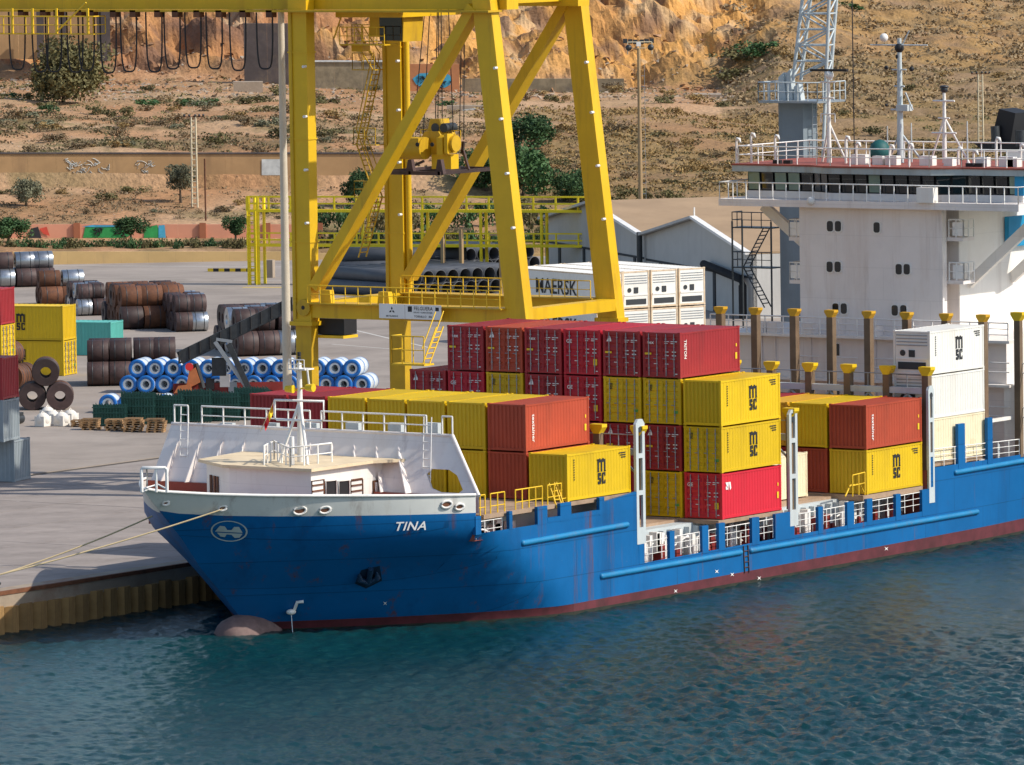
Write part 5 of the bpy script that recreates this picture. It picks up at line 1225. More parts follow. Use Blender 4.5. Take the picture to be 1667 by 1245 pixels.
# ================================================================ LOADER
ml = uz(385, 652, QZ)
ld = thing('conveyor_loader', 'dark mobile conveyor loader with raised boom and red base among the blue coils', 'loader', ml)
def lq(name, mb, m): o = part(name, mb, M_[m], ld); o.location = -ml; return o
Dl = math.hypot(ml.x-CX, ml.y-CY)
def L_(u, v, dd=0.): return ud(u, v, Dl+dd)
b0, b1 = L_(292, 592), L_(475, 503)
for k, off in enumerate((0, 1.3)):
    mb = MB(); mb.bar(b0+V((0, 0, .4))+FW*off, b1+V((0, 0, .4))+FW*off, .16, .9); lq('boom_side', mb, 'steeldk')
mb = MB(); n_ = FW*1.3; mb.obox(b0, b1-b0, n_, V((0, 0, .12))); lq('conveyor_belt', mb, 'black')
for k in range(12):
    mb = MB(); p = b0.lerp(b1, k/11)-FW*.1; mb.bar(p, p+V((0, 0, .85)), .1); lq('boom_rib', mb, 'black')
for u0, v0, u1, v1, m, w_ in ((350, 556, 408, 640, 'galv', .28), (372, 560, 405, 632, 'steeldk', .4), (352, 552, 378, 556, 'galv', .2), (318, 592, 330, 632, 'steeldk', .3)):
    mb = MB(); mb.bar(L_(u0, v0, -.5), L_(u1, v1, -.5), w_); lq('support_strut', mb, m)
mb = MB(); a, b = L_(282, 645), L_(466, 652); mb.obox(a, V((b.x-a.x, b.y-a.y, 0)), FW*2.2, V((0, 0, .9))); lq('base_frame', mb, 'redcab')
mb = MB(); mb.prism([L_(302, 634, -1), L_(326, 622, -1), L_(318, 598, -1), L_(308, 604, -1)], FW*1.2); lq('counterweight', mb, 'orange')
mb = MB(); c = L_(308, 597, -1.2); mb.tube([c, c+FW*.3], .28, 12); lq('warning_disc', mb, 'redl')
mb = MB(); mb.prism([L_(283, 640, -1.3), L_(312, 637, -1.3), L_(310, 625, -1.3), L_(290, 628, -1.3)], FW); lq('chute', mb, 'orange')
for u in (330, 352, 440): mb = MB(); a = L_(u, 646, -.3); mb.tube([a, a+FW*.5], .5, 12); lq('wheel', mb, 'rubber')
for u, v, s, m in ((345, 600, 1.0, 'steeldk'), (358, 618, .7, 'bag'), (372, 628, .6, 'galv'), (335, 622, .6, 'black')):
    mb = MB(); a = L_(u, v+12, -.2); mb.obox(a, V((-RT.x, -RT.y, 0))*-s, FW*s, V((0, 0, s*1.3))); lq('drive_unit', mb, m)
# ================================================================ QUAYSIDE STORES
# green rebar cages
GG = 'green mesh bundles on the quay'
dq = V((math.cos(math.radians(-62)), math.sin(math.radians(-62)), 0)); dn = V((-dq.y, dq.x, 0))
for i in range(6):
    p = uz(150+i*46, 694-i*2, QZ); t = thing('mesh_bundle', '%s dark green steel mesh bundle from the left, behind the pallets' % ORD[i], 'steel mesh', p, math.radians(-62), GG)
    Lw = 2.35; h = 1.5+.5*(i > 0)+.25*(i % 2)
    for k in range(7):
        mb = MB(); y = k*.3
        for j in range(12): x = (j+.5)*Lw/12; mb.bar((x, y, 0), (x, y, h-.06*k+.1*rnd.random()), .05)
        for j in range(4): mb.bar((0, y, .15+j*h/4), (Lw, y, .15+j*h/4), .06)
        o = part('mesh_sheet', mb, M_['mesh_green'], t); 
GQ = 'timber pallet stacks on the quay'
for i, (u, v, n) in enumerate(((148, 699, 5), (187, 700, 5), (218, 702, 6), (255, 703, 6), (131, 694, 3))):
    p = uz(u, v, QZ); t = thing('pallet_stack', '%s stack of worn timber pallets on the quay, counted from the %s' % (ORD[i % 4], 'left' if i < 4 else 'rear'), 'pallets', p, math.radians(-62), GQ)
    for k in range(n):
        mb = MB(); z = k*.15; dx = rnd.uniform(-.1, .1)
        for j in range(5): mb.box(-.6+dx, .6+dx, -.5+j*.24, -.38+j*.24, z+.11, z+.14)
        for j in range(3): mb.box(-.6+j*.52+dx, -.46+j*.52+dx, -.5, .58, z, z+.11)
        part('pallet', mb, M_['wood'], t)
GB_ = 'white bulk bags on the quay'
for i, (u, v) in enumerate(((70, 694), (86, 690), (101, 693), (115, 689), (78, 684))):
    p = uz(u, v, QZ); mb = MB(); mb.sphere((0, 0, .45), (.5, .5, .5), 10, 7); mb.box(-.4, .4, -.4, .4, .02, .7); mb.tube([(-.3, 0, .8), (0, 0, 1.05), (.3, 0, .8)], .03, 4)
    solo('bulk_bag', mb, M_['bag'], ['crumpled white bulk bag nearest the grey container', 'crumpled white bulk bag second from the grey container', 'crumpled white bulk bag in the middle of the pile', 'crumpled white bulk bag nearest the pallets', 'crumpled white bulk bag behind the others'][i], 'bag', GB_, p)
p = uz(27, 690, QZ); mb = MB(); mb.tube([(-.4, 0, .35), (.5, 0, .35)], .35, 12); mb.box(-.3, .4, -.3, .3, .3, .8); solo('compressor', mb, M_['steeldk'], 'small dark machine beside the white bags', 'machine', None, p)
# bollards, ropes, fenders
YQ = 21.55
for i, (u, v) in enumerate(((153, 973), (90, 984))):
    q = uz(u, v, QZ); mb = MB(); mb.tube([(0, 0, 0), (0, 0, .35)], .2, 10, .16); mb.sphere((0, 0, .42), (.3, .24, .14), 10, 6); solo('bollard', mb, M_['steeldk'], ['dark mooring bollard on the quay edge nearest the bow', 'dark mooring bollard on the quay edge farther from the bow'][i], 'bollard', 'bollards on the quay edge', (q.x, YQ+.55, QZ))
for i, (u0, v0, u1, v1) in enumerate(((362, 829, -60, 1010), (272, 822, -60, 985))):
    a = hull_pt(u0, v0, .1) if i == 0 else uy(248, 840, 13.5); b = uz(u1, v1+ (0), QZ+.2); b = V((b.x, max(b.y, YQ+.5), QZ+.3)) if b.y < YQ else b
    P = []
    for k in range(17): t = k/16; q = a.lerp(b, t); P.append(q-V((0, 0, .35*4*t*(1-t))))
    mb = MB(); mb.tube(P, .045, 6); solo('mooring_rope', mb, M_['rope'], ['mooring rope from the fairlead above the round emblem to the quay', 'mooring rope from the stem down to the quay'][i], 'rope', 'mooring ropes')
# ================================================================ GROUND, QUAY, WATER
import numpy as np
def attr_mat(name, rough=.95, bump=.6, bs=1.5, scale=2.5, var=.3, spec=.15):
    m = bpy.data.materials.new(name); m.use_nodes = True; n = m.node_tree.nodes; l = m.node_tree.links; b = n['Principled BSDF']
    b.inputs['Roughness'].default_value = rough; b.inputs['Specular IOR Level'].default_value = spec
    a = n.new('ShaderNodeVertexColor'); a.layer_name = 'ground'
    tc = n.new('ShaderNodeTexCoord'); nz = n.new('ShaderNodeTexNoise'); nz.inputs['Scale'].default_value = scale; nz.inputs['Detail'].default_value = 8; nz.inputs['Roughness'].default_value = .75
    l.new(tc.outputs['Object'], nz.inputs['Vector'])
    mr = n.new('ShaderNodeMapRange'); mr.inputs[1].default_value = .3; mr.inputs[2].default_value = .7; mr.inputs[3].default_value = 1-var; mr.inputs[4].default_value = 1+var; l.new(nz.outputs['Fac'], mr.inputs[0])
    s = n.new('ShaderNodeVectorMath'); s.operation = 'SCALE'; l.new(a.outputs['Color'], s.inputs[0]); l.new(mr.outputs[0], s.inputs['Scale']); l.new(s.outputs[0], b.inputs['Base Color'])
    bn = n.new('ShaderNodeTexNoise'); bn.inputs['Scale'].default_value = bs; bn.inputs['Detail'].default_value = 8; l.new(tc.outputs['Object'], bn.inputs['Vector'])
    bp = n.new('ShaderNodeBump'); bp.inputs['Strength'].default_value = bump; bp.inputs['Distance'].default_value = .35; l.new(bn.outputs['Fac'], bp.inputs['Height']); l.new(bp.outputs[0], b.inputs['Normal'])
    return m
UC = [-700, 0, 150, 300, 470, 650, 850, 1050, 1180, 1270, 1450, 1667, 2400]
TAB = [  # distance from the harbour viewpoint, then the height line it reaches in each bearing
 (650, None), (651, [409]*6+[402]*7), (668, [390]*6+[380]*7), (676, [368]*13),
 (705, [303, 302, 302, 306, 302, 304, 322, 322, 322, 322, 322, 322, 322]),
 (707, [246, 246, 247, 252, 256, 262, 315, 318, 318, 318, 318, 318, 318]),
 (760, [192, 190, 197, 194, 188, 203, 215, 212, 222, 236, 240, 238, 235]),
 (820, [163, 160, 166, 165, 163, 172, 162, 163, 172, 160, 165, 168, 165]),
 (878, [133, 128, 132, 132, 138, 144, 146, 147, 142, 80, 100, 112, 105]),
 (892, [70, 65, 78, 80, 78, 84, 88, 90, 86, 48, 82, 95, 90]),
 (912, [-10, -20, 6, 4, -10, 10, 8, 6, 10, 10, 52, 68, 60]),
 (950, [-110, -120, -90, -90, -110, -100, -100, -100, -80, -40, 10, 30, 20]),
 (1050, [-230]*8+[-210, -150, -80, -50, -60]), (1300, [-330]*8+[-330, -300, -240, -200, -200])]
def terr_z(u, D):
    def colv(row): 
        return lerp_tab(list(zip(UC, row)), u)
    for (d0, r0), (d1, r1) in zip(TAB, TAB[1:]):
        if D <= d1:
            z0 = 1.9 if r0 is None else ud(u, colv(r0), d0).z; z1 = 1.9 if r1 is None else ud(u, colv(r1), d1).z
            return z0+(z1-z0)*max(0, (D-d0)/(d1-d0))
    return z1
def fb(x, y, z, o=4): return noise.fractal((x, y, z), 1.0, 2.0, o)
def smooth(a, b, x): t = min(max((x-a)/(b-a), 0), 1); return t*t*(3-2*t)
def terrain_point(u, D):
    z = terr_z(u, D); d = ray(u, 622.5); h = math.hypot(d.x, d.y)
    x, y = CX+d.x/h*D, CY+d.y/h*D
    cl = smooth(876, 888, D)*(1-smooth(1000, 1200, D)*.6)*(1-smooth(1180, 1330, u)*.75)
    sc = smooth(680, 700, D)
    rel = sc*(.55*fb(x*.09, y*.09, 1.3))
    if cl > 0:
        r = 1-abs(fb(x*.05, y*.05, z*.07+3, 5)); bl = noise.voronoi(V((x*.16, y*.16, z*.12)))[0][0]
        rel += cl*(4.4*(r-.75) + 3.2*fb(x*.15, y*.15, z*.18+8, 6) + 2.6*(bl-.5))
    if u > 1180: rel += smooth(1180, 1300, u)*sc*.9*fb(x*.06, y*.06, 5.2)
    return V((x, y, z+rel*(1 if 708 < D or D < 676 else .3))), cl
DS = [640, 649.9, 650.1, 651, 656, 662, 668, 670, 673, 676]+[676+29*k/12 for k in range(1, 13)]+[706, 707]+[707+53*k/26 for k in range(1, 27)]+[760+60*k/28 for k in range(1, 29)]+[820+58*k/26 for k in range(1, 27)]+[878+72*k/62 for k in range(1, 63)]+[950+100*k/26 for k in range(1, 27)]+[1050+250*k/16 for k in range(1, 17)]
US = [-3400+k*90 for k in range(30)]+[-700+k*20 for k in range(32)]+[-60+k*6.5 for k in range(277)]+[1740+k*22 for k in range(31)]+[2420+k*90 for k in range(30)]
vs = []; cols = []; SOIL, SAND = V((.41, .22, .11)), V((.47, .30, .175)); SCR, GRN, DRY = V((.215, .14, .068)), V((.155, .135, .055)), V((.27, .18, .08)); R1, R2_, R3 = V((.54, .28, .085)), V((.32, .15, .075)), V((.48, .37, .24))
for u in US:
    for D in DS:
        p, cl = terrain_point(u, D); vs.append(tuple(p)); x, y, z = p
        n1 = fb(x*.035, y*.035, 2.1)*.5+.5; n2 = fb(x*.11, y*.11, 7.7)*.5+.5; n3 = fb(x*.28, y*.28, 4.4)*.5+.5
        c = SOIL.lerp(SAND, smooth(.35, .7, n1)).lerp(V((.29, .20, .115)), smooth(1150, 1300, u)*.8)
        den = smooth(.38, .62, .55*n2+.45*n3)
        if 707 < D < 762: den = min(1, den*.9+.12)
        elif 762 <= D < 880: den *= .35*(1-smooth(1180, 1300, u)) + .95*smooth(1180, 1300, u)
        elif D < 707: den *= .6 if D > 676 else .9
        if u > 800 and 707 < D < 800: den = min(1, den+.45); 
        if u > 780 and D < 720: den = max(den, smooth(780, 840, u)*(.75+.25*n3))
        s_ = SCR.lerp(GRN, smooth(.5, .75, n1)) if u < 800 else SCR.lerp(DRY, smooth(.35, .6, n2))
        if u > 1180 and D > 800: den = smooth(.24, .50, .55*n2+.45*n3)
        c = c.lerp(s_, den)
        if cl > .05:
            warm = smooth(500, 850, u); rk = (R2_.lerp(R1, smooth(.3, .62, n1*.6+n2*.2+.28*warm))).lerp(R3, smooth(.58, .75, n3)*.55)
            rk = rk.lerp(V((.16, .09, .06)), smooth(.50, .66, fb(x*.2, y*.2, z*.2+1)*.5+.5)*.8)
            top = smooth(950, 1010, D); c = c.lerp(rk.lerp(s_, top*.7), cl)
        cols += [c.x, c.y, c.z, 1]
nd = len(DS); fs = [(i*nd+j, (i+1)*nd+j, (i+1)*nd+j+1, i*nd+j+1)[::-1] for i in range(len(US)-1) for j in range(nd-1)]
me = bpy.data.meshes.new('hillside'); me.from_pydata(vs, [], fs); ca = me.color_attributes.new('ground', 'FLOAT_COLOR', 'POINT'); ca.data.foreach_set('color', cols); me.update()
o = link('hillside', me, attr_mat('hillside earth and rock', bump=.8)); o['kind'] = 'structure'
# yard, apron and slabs
M_['asph'] = mat('yard asphalt', (.305, .258, .22), .92, var=.2, vs=.12, dirt=(.16, .135, .115), ds=.09, damt=.8, bump=.15, bs=4)
M_['slab'] = mat('quay concrete slab', (.295, .252, .225), .9, var=.2, vs=.35, dirt=(.155, .13, .11), ds=.22, damt=.85, bump=.15, bs=4, objvar=.07)
M_['joint'] = mat('slab joint', (.085, .07, .055), .95)
mb = MB(); mb.box(-600, 900, YQ+1.3, YQ+41.9, -3, 1.94); struct('quay_apron', mb, M_['joint'])
qa = bpy.data.objects['quay_apron']
sx, sy = 9.6, 6.6
mb = MB(); mb.box(.03, sx-.03, .03, sy-.03, -.06, .06); mb = mb.mesh('quay_slab'); mb.materials.append(M_['slab'])
for i in range(-9, 12):
    for j in range(6): o = link('quay_slab', mb, None, qa, (i*sx+rnd.uniform(-.01, .01), YQ+1.35+j*sy+.0, 1.94+rnd.uniform(-.006, .006)))
mb = MB(); mb.box(-90*1, -86.4, YQ+1.35, YQ+41, 1.9, 1.99); mb.box(115.2, 900, YQ+1.35, YQ+41, 1.9, 1.99); mb.box(-600, -90.003, YQ+1.35, YQ+41, 1.9, 1.99); o = part('quay_surface', mb, M_['slab'], qa)
mb = MB(); mb.box(-600, 1000, YQ+41.92, 1200, -3, 1.995); struct('yard_ground', mb, M_['asph'])
mb = MB(); mb.box(-600, 900, YQ-.05, YQ+1.32, 1.2, 2.03); kb = struct('quay_coping', mb, mat('coping concrete', (.34, .27, .20), .9, var=.2, vs=.5, dirt=(.24, .10, .05), ds=.35, damt=.75))
kb = bpy.data.objects['quay_coping']
mb = MB(); mb.box(-600, 900, YQ-.09, YQ+.12, 1.86, 2.07); o = part('edge_angle', mb, M_['rusty'], kb)
# sheet piles
M_['pile'] = mat('sheet pile steel', (.34, .20, .075), .85, var=.3, vs=.6, dirt=(.09, .04, .02), ds=.7, damt=.85, streak=True, objvar=.25)
sw = thing('sheet_pile_wall', 'ochre rusty sheet pile wall under the quay edge', 'quay wall', (-75, YQ, -2))
mbp = MB(); mbp.prism([(0, 0, 0), (.25, -.3, 0), (.8, -.3, 0), (1.05, 0, 0), (1.05, .12, 0), (0, .12, 0)], (0, 0, 3.3)); mep = mbp.mesh('sheet_pile')
for k in range(120): link('sheet_pile', mep, M_['pile'], sw, (k*1.2, -.02, rnd.uniform(-.1, .05)), True)
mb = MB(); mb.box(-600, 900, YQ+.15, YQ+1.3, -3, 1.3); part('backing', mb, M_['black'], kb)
c = uz(75, 1052, .35); P = V((c.x, YQ-.6, .45))
t = thing('tyre_fender', 'black tyre fender hanging on the sheet piles at the waterline', 'tyre', P); mb = MB(); pts = [(.55*math.cos(2*math.pi*k/20), 0, .55*math.sin(2*math.pi*k/20)) for k in range(21)]; mb.tube(pts, .26, 8, cap=False); part('tyre', mb, M_['rubber'], t); mb = MB(); mb.tube([(0, .1, .6), (0, .35, 1.6)], .03, 5); part('hanging_rope', mb, M_['rope'], t)
# painted lines
M_['paintw'] = mat('road paint white', (.55, .52, .47), .8, var=.15, vs=1.5); M_['painty'] = mat('road paint yellow', (.70, .48, .03), .8, var=.1, vs=1.5)
def line(u0, v0, u1, v1, w, m, name='painted_line'):
    a, b = uz(u0, v0, 2.0), uz(u1, v1, 2.0); a.z = b.z = 2.0; d = (b-a).normalized(); n = V((-d.y, d.x, 0))*w/2; mb = MB(); mb.quad(a-n, b-n, b+n, a+n); struct(name, mb, M_[m])
line(560, 533, 640, 552, .25, 'paintw'); line(640, 552, 700, 566, .25, 'paintw'); line(540, 560, 640, 568, .2, 'paintw'); line(395, 467.5, 463, 467.5, .6, 'painty'); line(380, 456, 463, 456, .35, 'paintw'); line(60, 432, 463, 434, .3, 'paintw'); line(0, 818, 230, 800, .22, 'paintw')
mk = thing('striped_kerb', 'yellow and black striped kerb on the yard road', 'kerb', uz(338, 442, 2))
for k in range(9): 
    a, b = uz(338+k*9, 442, 2), uz(347+k*9, 442, 2); mb = MB(); mb.obox(a-mk.location, b-a, FW*.35, V((0, 0, .3))); part('kerb_stone', mb, M_['painty' if k % 2 == 0 else 'black'], mk)
# water with real waves
gx = np.arange(-125, 90, .23); gy = np.arange(-115, YQ+.2, .2); X, Y = np.meshgrid(gx, gy, indexing='ij'); Z = np.zeros_like(X); rs = np.random.RandomState(3)
wind = math.radians(150)
for k in range(80):
    lam = .40*(2.3/.40)**(rs.rand()**1.35); th = wind+rs.normal(0, .75); kx, ky = 2*math.pi/lam*math.cos(th), 2*math.pi/lam*math.sin(th); Z += (.0105*lam**.82)*np.sin(kx*X+ky*Y+rs.rand()*6.28)
cal = 1-.45*np.clip(1-np.abs(X+15)/30, 0, 1)*np.clip((Y+8)/25, 0, 1)
Z *= cal*(.62+.38*np.sin(X*.045+Y*.03+1)*np.sin(Y*.06-X*.02))
nx, ny = X.shape; co_ = np.stack([X, Y, Z-.15], -1).reshape(-1, 3); ii = np.arange(nx-1)[:, None]*ny+np.arange(ny-1)[None, :]
q = np.stack([ii, ii+ny, ii+ny+1, ii+1], -1).reshape(-1, 4)
me = bpy.data.meshes.new('water'); me.vertices.add(len(co_)); me.vertices.foreach_set('co', co_.ravel()); me.loops.add(q.size); me.loops.foreach_set('vertex_index', q.ravel().astype(np.int32)); me.polygons.add(len(q)); me.polygons.foreach_set('loop_start', np.arange(0, q.size, 4, dtype=np.int32)); me.polygons.foreach_set('use_smooth', np.ones(len(q), dtype=bool)); me.update(calc_edges=True); me.validate()
def water_mat():
    m = bpy.data.materials.new('harbour water'); m.use_nodes = True; n = m.node_tree.nodes; l = m.node_tree.links; b = n['Principled BSDF']
    b.inputs['Roughness'].default_value = .2; b.inputs['IOR'].default_value = 1.33; b.inputs['Specular IOR Level'].default_value = .25
    tc = n.new('ShaderNodeTexCoord'); nz = n.new('ShaderNodeTexNoise'); nz.inputs['Scale'].default_value = .06; nz.inputs['Detail'].default_value = 5; l.new(tc.outputs['Object'], nz.inputs['Vector'])
    r = n.new('ShaderNodeValToRGB'); r.color_ramp.elements[0].position = .35; r.color_ramp.elements[0].color = (.003, .030, .035, 1); r.color_ramp.elements[1].position = .68; r.color_ramp.elements[1].color = (.0045, .045, .051, 1); l.new(nz.outputs['Fac'], r.inputs[0]); l.new(r.outputs[0], b.inputs['Base Color'])
    mp = n.new('ShaderNodeMapping'); mp.inputs['Rotation'].default_value = (0, 0, .5); mp.inputs['Scale'].default_value = (1.6, .9, 1); l.new(tc.outputs['Object'], mp.inputs[0])
    w2 = n.new('ShaderNodeTexNoise'); w2.inputs['Scale'].default_value = 2.6; w2.inputs['Detail'].default_value = 5; w2.inputs['Roughness'].default_value = .6; l.new(mp.outputs[0], w2.inputs['Vector'])
    bp = n.new('ShaderNodeBump'); bp.inputs['Strength'].default_value = .7; bp.inputs['Distance'].default_value = .12; l.new(w2.outputs['Fac'], bp.inputs['Height']); l.new(bp.outputs[0], b.inputs['Normal'])
    return m
WM = water_mat(); o = link('water', me, WM); o['kind'] = 'structure'
mb = MB(); x0, x1, y0, y1 = gx[0], gx[-1], gy[0], gy[-1]
for a, b, c, d in ((-2500, x0, -2500, YQ+1), (x1, 2500, -2500, YQ+1), (x0, x1, -2500, y0)): mb.quad((a, c, -.15), (b, c, -.15), (b, d, -.15), (a, d, -.15))
struct('outer_water', mb, WM)
# ================================================================ SHED
wd = V((math.cos(math.radians(51.4)), math.sin(math.radians(51.4)), 0)); rdg = V((wd.y, -wd.x, 0))
P0 = ud(1226, 414, 560)
def hit(u, v):
    d = ray(u, v); den = d.x*wd.y-d.y*wd.x; t = ((P0.x-CX)*wd.y-(P0.y-CY)*wd.x)/den; return O+d*t
c1, pk1, vl, pk2, c2 = P0, hit(1137, 355), hit(1050, 383), hit(966, 330), hit(884, 365)
s_ = lambda p: (V((p.x, p.y, 0))-V((P0.x, P0.y, 0))).dot(wd)
eave = P0.z; S1, S2, S3, S4 = s_(pk1), s_(vl), s_(pk2), s_(c2); hpk = pk1.z
S4 = 2*S3-S2; S1 = S2/2
sh = thing('warehouse', 'grey double gabled warehouse with tan roofs behind the white containers', 'warehouse', (P0.x, P0.y, 2))
def sq(name, mb, m, par=None): return part(name, mb, M_[m], par or sh)
B = V((0, 0, 0)); Zv = V((0, 0, 1)); he = eave-2; hp1 = hpk-2; hp2 = pk2.z-2; hv = vl.z-2; LR = 75
for a, b, c, h0, h1, h2 in ((0, S1, S2, he, hp1, hv), (S2, S3, S4, hv, hp2, hv)):
    mb = MB(); mb.prism([B+wd*a, B+wd*c, wd*c+Zv*h2, wd*b+Zv*h1, wd*a+Zv*h0], rdg*.3); sq('gable_wall', mb, 'shedwall')
    for p, hp_, q, hq_ in ((a, h0, b, h1), (b, h1, c, h2)):
        mb = MB(); mb.obox(wd*p+Zv*(hp_+.02)-rdg*.35, wd*(q-p)+Zv*(hq_-hp_), rdg*LR, Zv*.18); sq('roof_slope', mb, 'shedroof')
        mb = MB(); mb.bar(wd*p+Zv*(hp_+.1)-rdg*.42, wd*q+Zv*(hq_+.1)-rdg*.42, .55, .22); 
        sq('verge_trim', mb, 'trimw' if p in (0, S2) else 'shedwall')
    mb = MB(); mb.obox(wd*(a+.3)-rdg*.06+Zv*(min(h0, h2)*.62), wd*(c-a-.6), rdg*.06, Zv*.18); sq('girt', mb, 'dark')
    n = 4
    for k in range(n):
        s = a+(c-a)*(k+.35)/n; mb = MB(); mb.obox(wd*s-rdg*.1, wd*.55, rdg*.1, Zv*(min(h0, h2)*.62)); sq('pilaster', mb, 'dark')
    mb = MB(); mb.obox(wd*b+Zv*(h1+.1)-rdg*.3, wd*.1, rdg*.1, Zv*.8); sq('vent_stub', mb, 'trimw')
mb = MB(); mb.obox(B, wd*.3, rdg*LR, Zv*he); mb.obox(wd*S4, wd*-.3, rdg*LR, Zv*hv); sq('side_wall', mb, 'shedwall')
mb = MB(); mb.tube([wd*(S2)+Zv*(hv+.3)-rdg*.5, wd*S2-rdg*.5], .25, 8); sq('downpipe', mb, 'steeldk')
mb = MB(); mb.tube([wd*11+Zv*3.9-rdg*.6, wd*1.5+Zv*3.2-rdg*.6, wd*1.0+Zv*2.7-rdg*.6, wd*1.0-rdg*.6], .33, 10); sq('duct_pipe', mb, 'rubber')
# stair tower between warehouse and ship (steel stairs)
X = 60; st = thing('stair_tower', 'dark steel stair tower against the warehouse beside the ship bridge', 'stairs', uy(1250, 500, 36)); p0 = st.location.copy()
for k in range(2):
    z0 = k*2.6; mb = MB(); ladder(mb, (0, 1.6 if k % 2 else 0, z0), (0, 0 if k % 2 else 1.6, z0+2.6), (1, 0, 0), .8, .3, .045); part('stair_flight', mb, M_['steeldk'], st)
    mb = MB(); mb.box(-.6, .6, -.7, 2.3, z0+2.55, z0+2.63); part('landing', mb, M_['steeldk'], st); mb = MB(); rail(mb, [(-.6, -.7, z0+2.6), (-.6, 2.3, z0+2.6), (.6, 2.3, z0+2.6)], 1.0, .8, .035, 2); part('landing_railing', mb, M_['steeldk'], st)
for x in (-.6, .6):
    for y in (-.7, 2.3): mb = MB(); mb.bar((x, y, -4), (x, y, 5.6), .09); part('stair_post', mb, M_['steeldk'], st)
# ================================================================ WALLS ON THE SLOPE
def zter(u, D): return terrain_point(u, D)[0].z
M_['wtan'] = mat('tan retaining concrete', (.42, .26, .125), .9, var=.12, vs=.4, dirt=(.20, .12, .07), ds=.35, damt=.6, streak=True, objvar=.06)
M_['wyel'] = mat('ochre yard wall', (.60, .40, .17), .9, var=.08, vs=.4, dirt=(.36, .24, .13), ds=.4, damt=.6, streak=True, objvar=.04)
M_['worg'] = mat('salmon wall', (.66, .30, .19), .9, var=.06, vs=.4, objvar=.03); M_['wpil'] = mat('brick red pillar', (.36, .13, .065), .9, var=.1)
M_['gg'] = mat('graffiti green', (.03, .30, .08), .8, var=.2, vs=1); M_['gb'] = mat('graffiti blue', (.06, .34, .52), .8, var=.3, vs=1); M_['gw'] = mat('graffiti white', (.56, .58, .56), .8, var=.2, vs=1.5); M_['gr'] = mat('graffiti red', (.62, .08, .05), .8, var=.2, vs=1); M_['gk'] = mat('graffiti black', (.03, .03, .035), .8)
M_['ruin'] = mat('dark ruin concrete', (.085, .07, .068), .95, var=.3, vs=.4, dirt=(.2, .15, .1), ds=.3, damt=.6); M_['ruiny'] = mat('lichen ruin wall', (.24, .20, .13), .95, var=.35, vs=.8, dirt=(.10, .09, .08), ds=.5, damt=.8); M_['ruino'] = mat('orange ruin wall', (.46, .20, .09), .95, var=.15, vs=.5)
def wall(name, label, us, D, v0, v1, th, m, pillar=None, cat='wall', capm=None):
    g0 = ud(us[0], v0, D); t = thing(name, label, cat, g0)
    for a, b in zip(us, us[1:]):
        p, q = ud(a, v0, D), ud(b, v0, D); p1, q1 = ud(a, v1, D), ud(b, v1, D)
        e = (q-p); e.z = 0; n = V((-e.y, e.x, 0)).normalized()*th
        if n.dot(FW) < 0: n = -n
        zb = min(p.z, q.z)-1.5; g = e*.002
        mb = MB(); mb.prism([V((p.x, p.y, zb))+g-g0, V((q.x, q.y, zb))-g-g0, V((q.x, q.y, q1.z))-g-g0, V((p.x, p.y, p1.z))+g-g0], n); part('wall_panel', mb, M_[m], t)
        if capm: mb = MB(); mb.prism([V((p.x, p.y, p1.z+.02))-n*.2-g0, V((q.x, q.y, q1.z+.02))-n*.2-g0, V((q.x, q.y, q1.z+.18))-n*.2-g0, V((p.x, p.y, p1.z+.18))-n*.2-g0], n*1.4); part('coping', mb, M_[capm], t)
    for u in pillar or ():
        p, p1 = ud(u-5, v0, D-.25), ud(u+5, v1-2.5, D-.25); e = V((p1.x-p.x, p1.y-p.y, 0)); mb = MB(); mb.prism([V((p.x, p.y, p.z-1.5))-g0, V((p1.x, p1.y, p.z-1.5))-g0, V((p1.x, p1.y, p1.z))-g0, V((p.x, p.y, p1.z))-g0], FW*.6); part('pillar', mb, M_['wpil'], t)
    return t
def paint(t, D, m, polys, name='graffiti'):
    mb = MB()
    for P in polys: mb.poly([ud(u, v, D-.06)-t.location for u, v in P])
    o = part(name, mb, M_[m], t); return o
def blob(u, v, w, h, n=9):
    return [(u+w*math.cos(-2*math.pi*k/n)*rnd.uniform(.75, 1.1), v+h*math.sin(-2*math.pi*k/n)*rnd.uniform(.75, 1.1)) for k in range(n)]
def scribble(t, D, u0, u1, v0, v1, n, m, r=.07):
    r *= .6
    mb = MB()
    for k in range(n):
        u, v = rnd.uniform(u0, u1), rnd.uniform(v0, v1); P = [(u, v)]
        for j in range(5): P.append((min(max(P[-1][0]+rnd.uniform(-7, 7), u0), u1), min(max(P[-1][1]+rnd.uniform(-6, 6), v0), v1)))
        mb.tube([ud(a, b, D-.03)-t.location for a, b in P], r, 4)
    part('graffiti', mb, M_[m], t)
yw = wall('yard_wall', 'low ochre wall along the back of the yard', [u for u in range(22, 480, 44)]+[478], 649.6, 434, 409.5, .35, 'wyel', None, 'wall')
yw2 = wall('yard_wall', 'low ochre wall seen behind the stored pipes', [u for u in range(500, 980, 44)], 649.6, 434, 412, .35, 'wyel', None, 'wall')
rw = wall('retaining_wall', 'long tan retaining wall across the scrub slope', [-120, -60, 0, 46, 92, 138, 184, 230, 276, 322, 368, 414, 462, 515, 570, 625], 705.8, 301, 251, .5, 'wtan', None, 'wall', 'ruin')
scribble(rw, 705.8, 105, 178, 258, 285, 22, 'gw', .06); paint(rw, 705.8, 'gw', [[(426, 285), (426, 259), (463, 259), (463, 285)][::-1]]); scribble(rw, 705.8, 220, 270, 262, 282, 8, 'gw', .05)
gw = wall('graffiti_wall', 'salmon wall with brick pillars and green graffiti above the hedge', [10, 70, 125, 180, 235, 290, 330, 384, 437, 485, 525], 669, 392, 365, .3, 'worg', (125, 330, 435, 520))
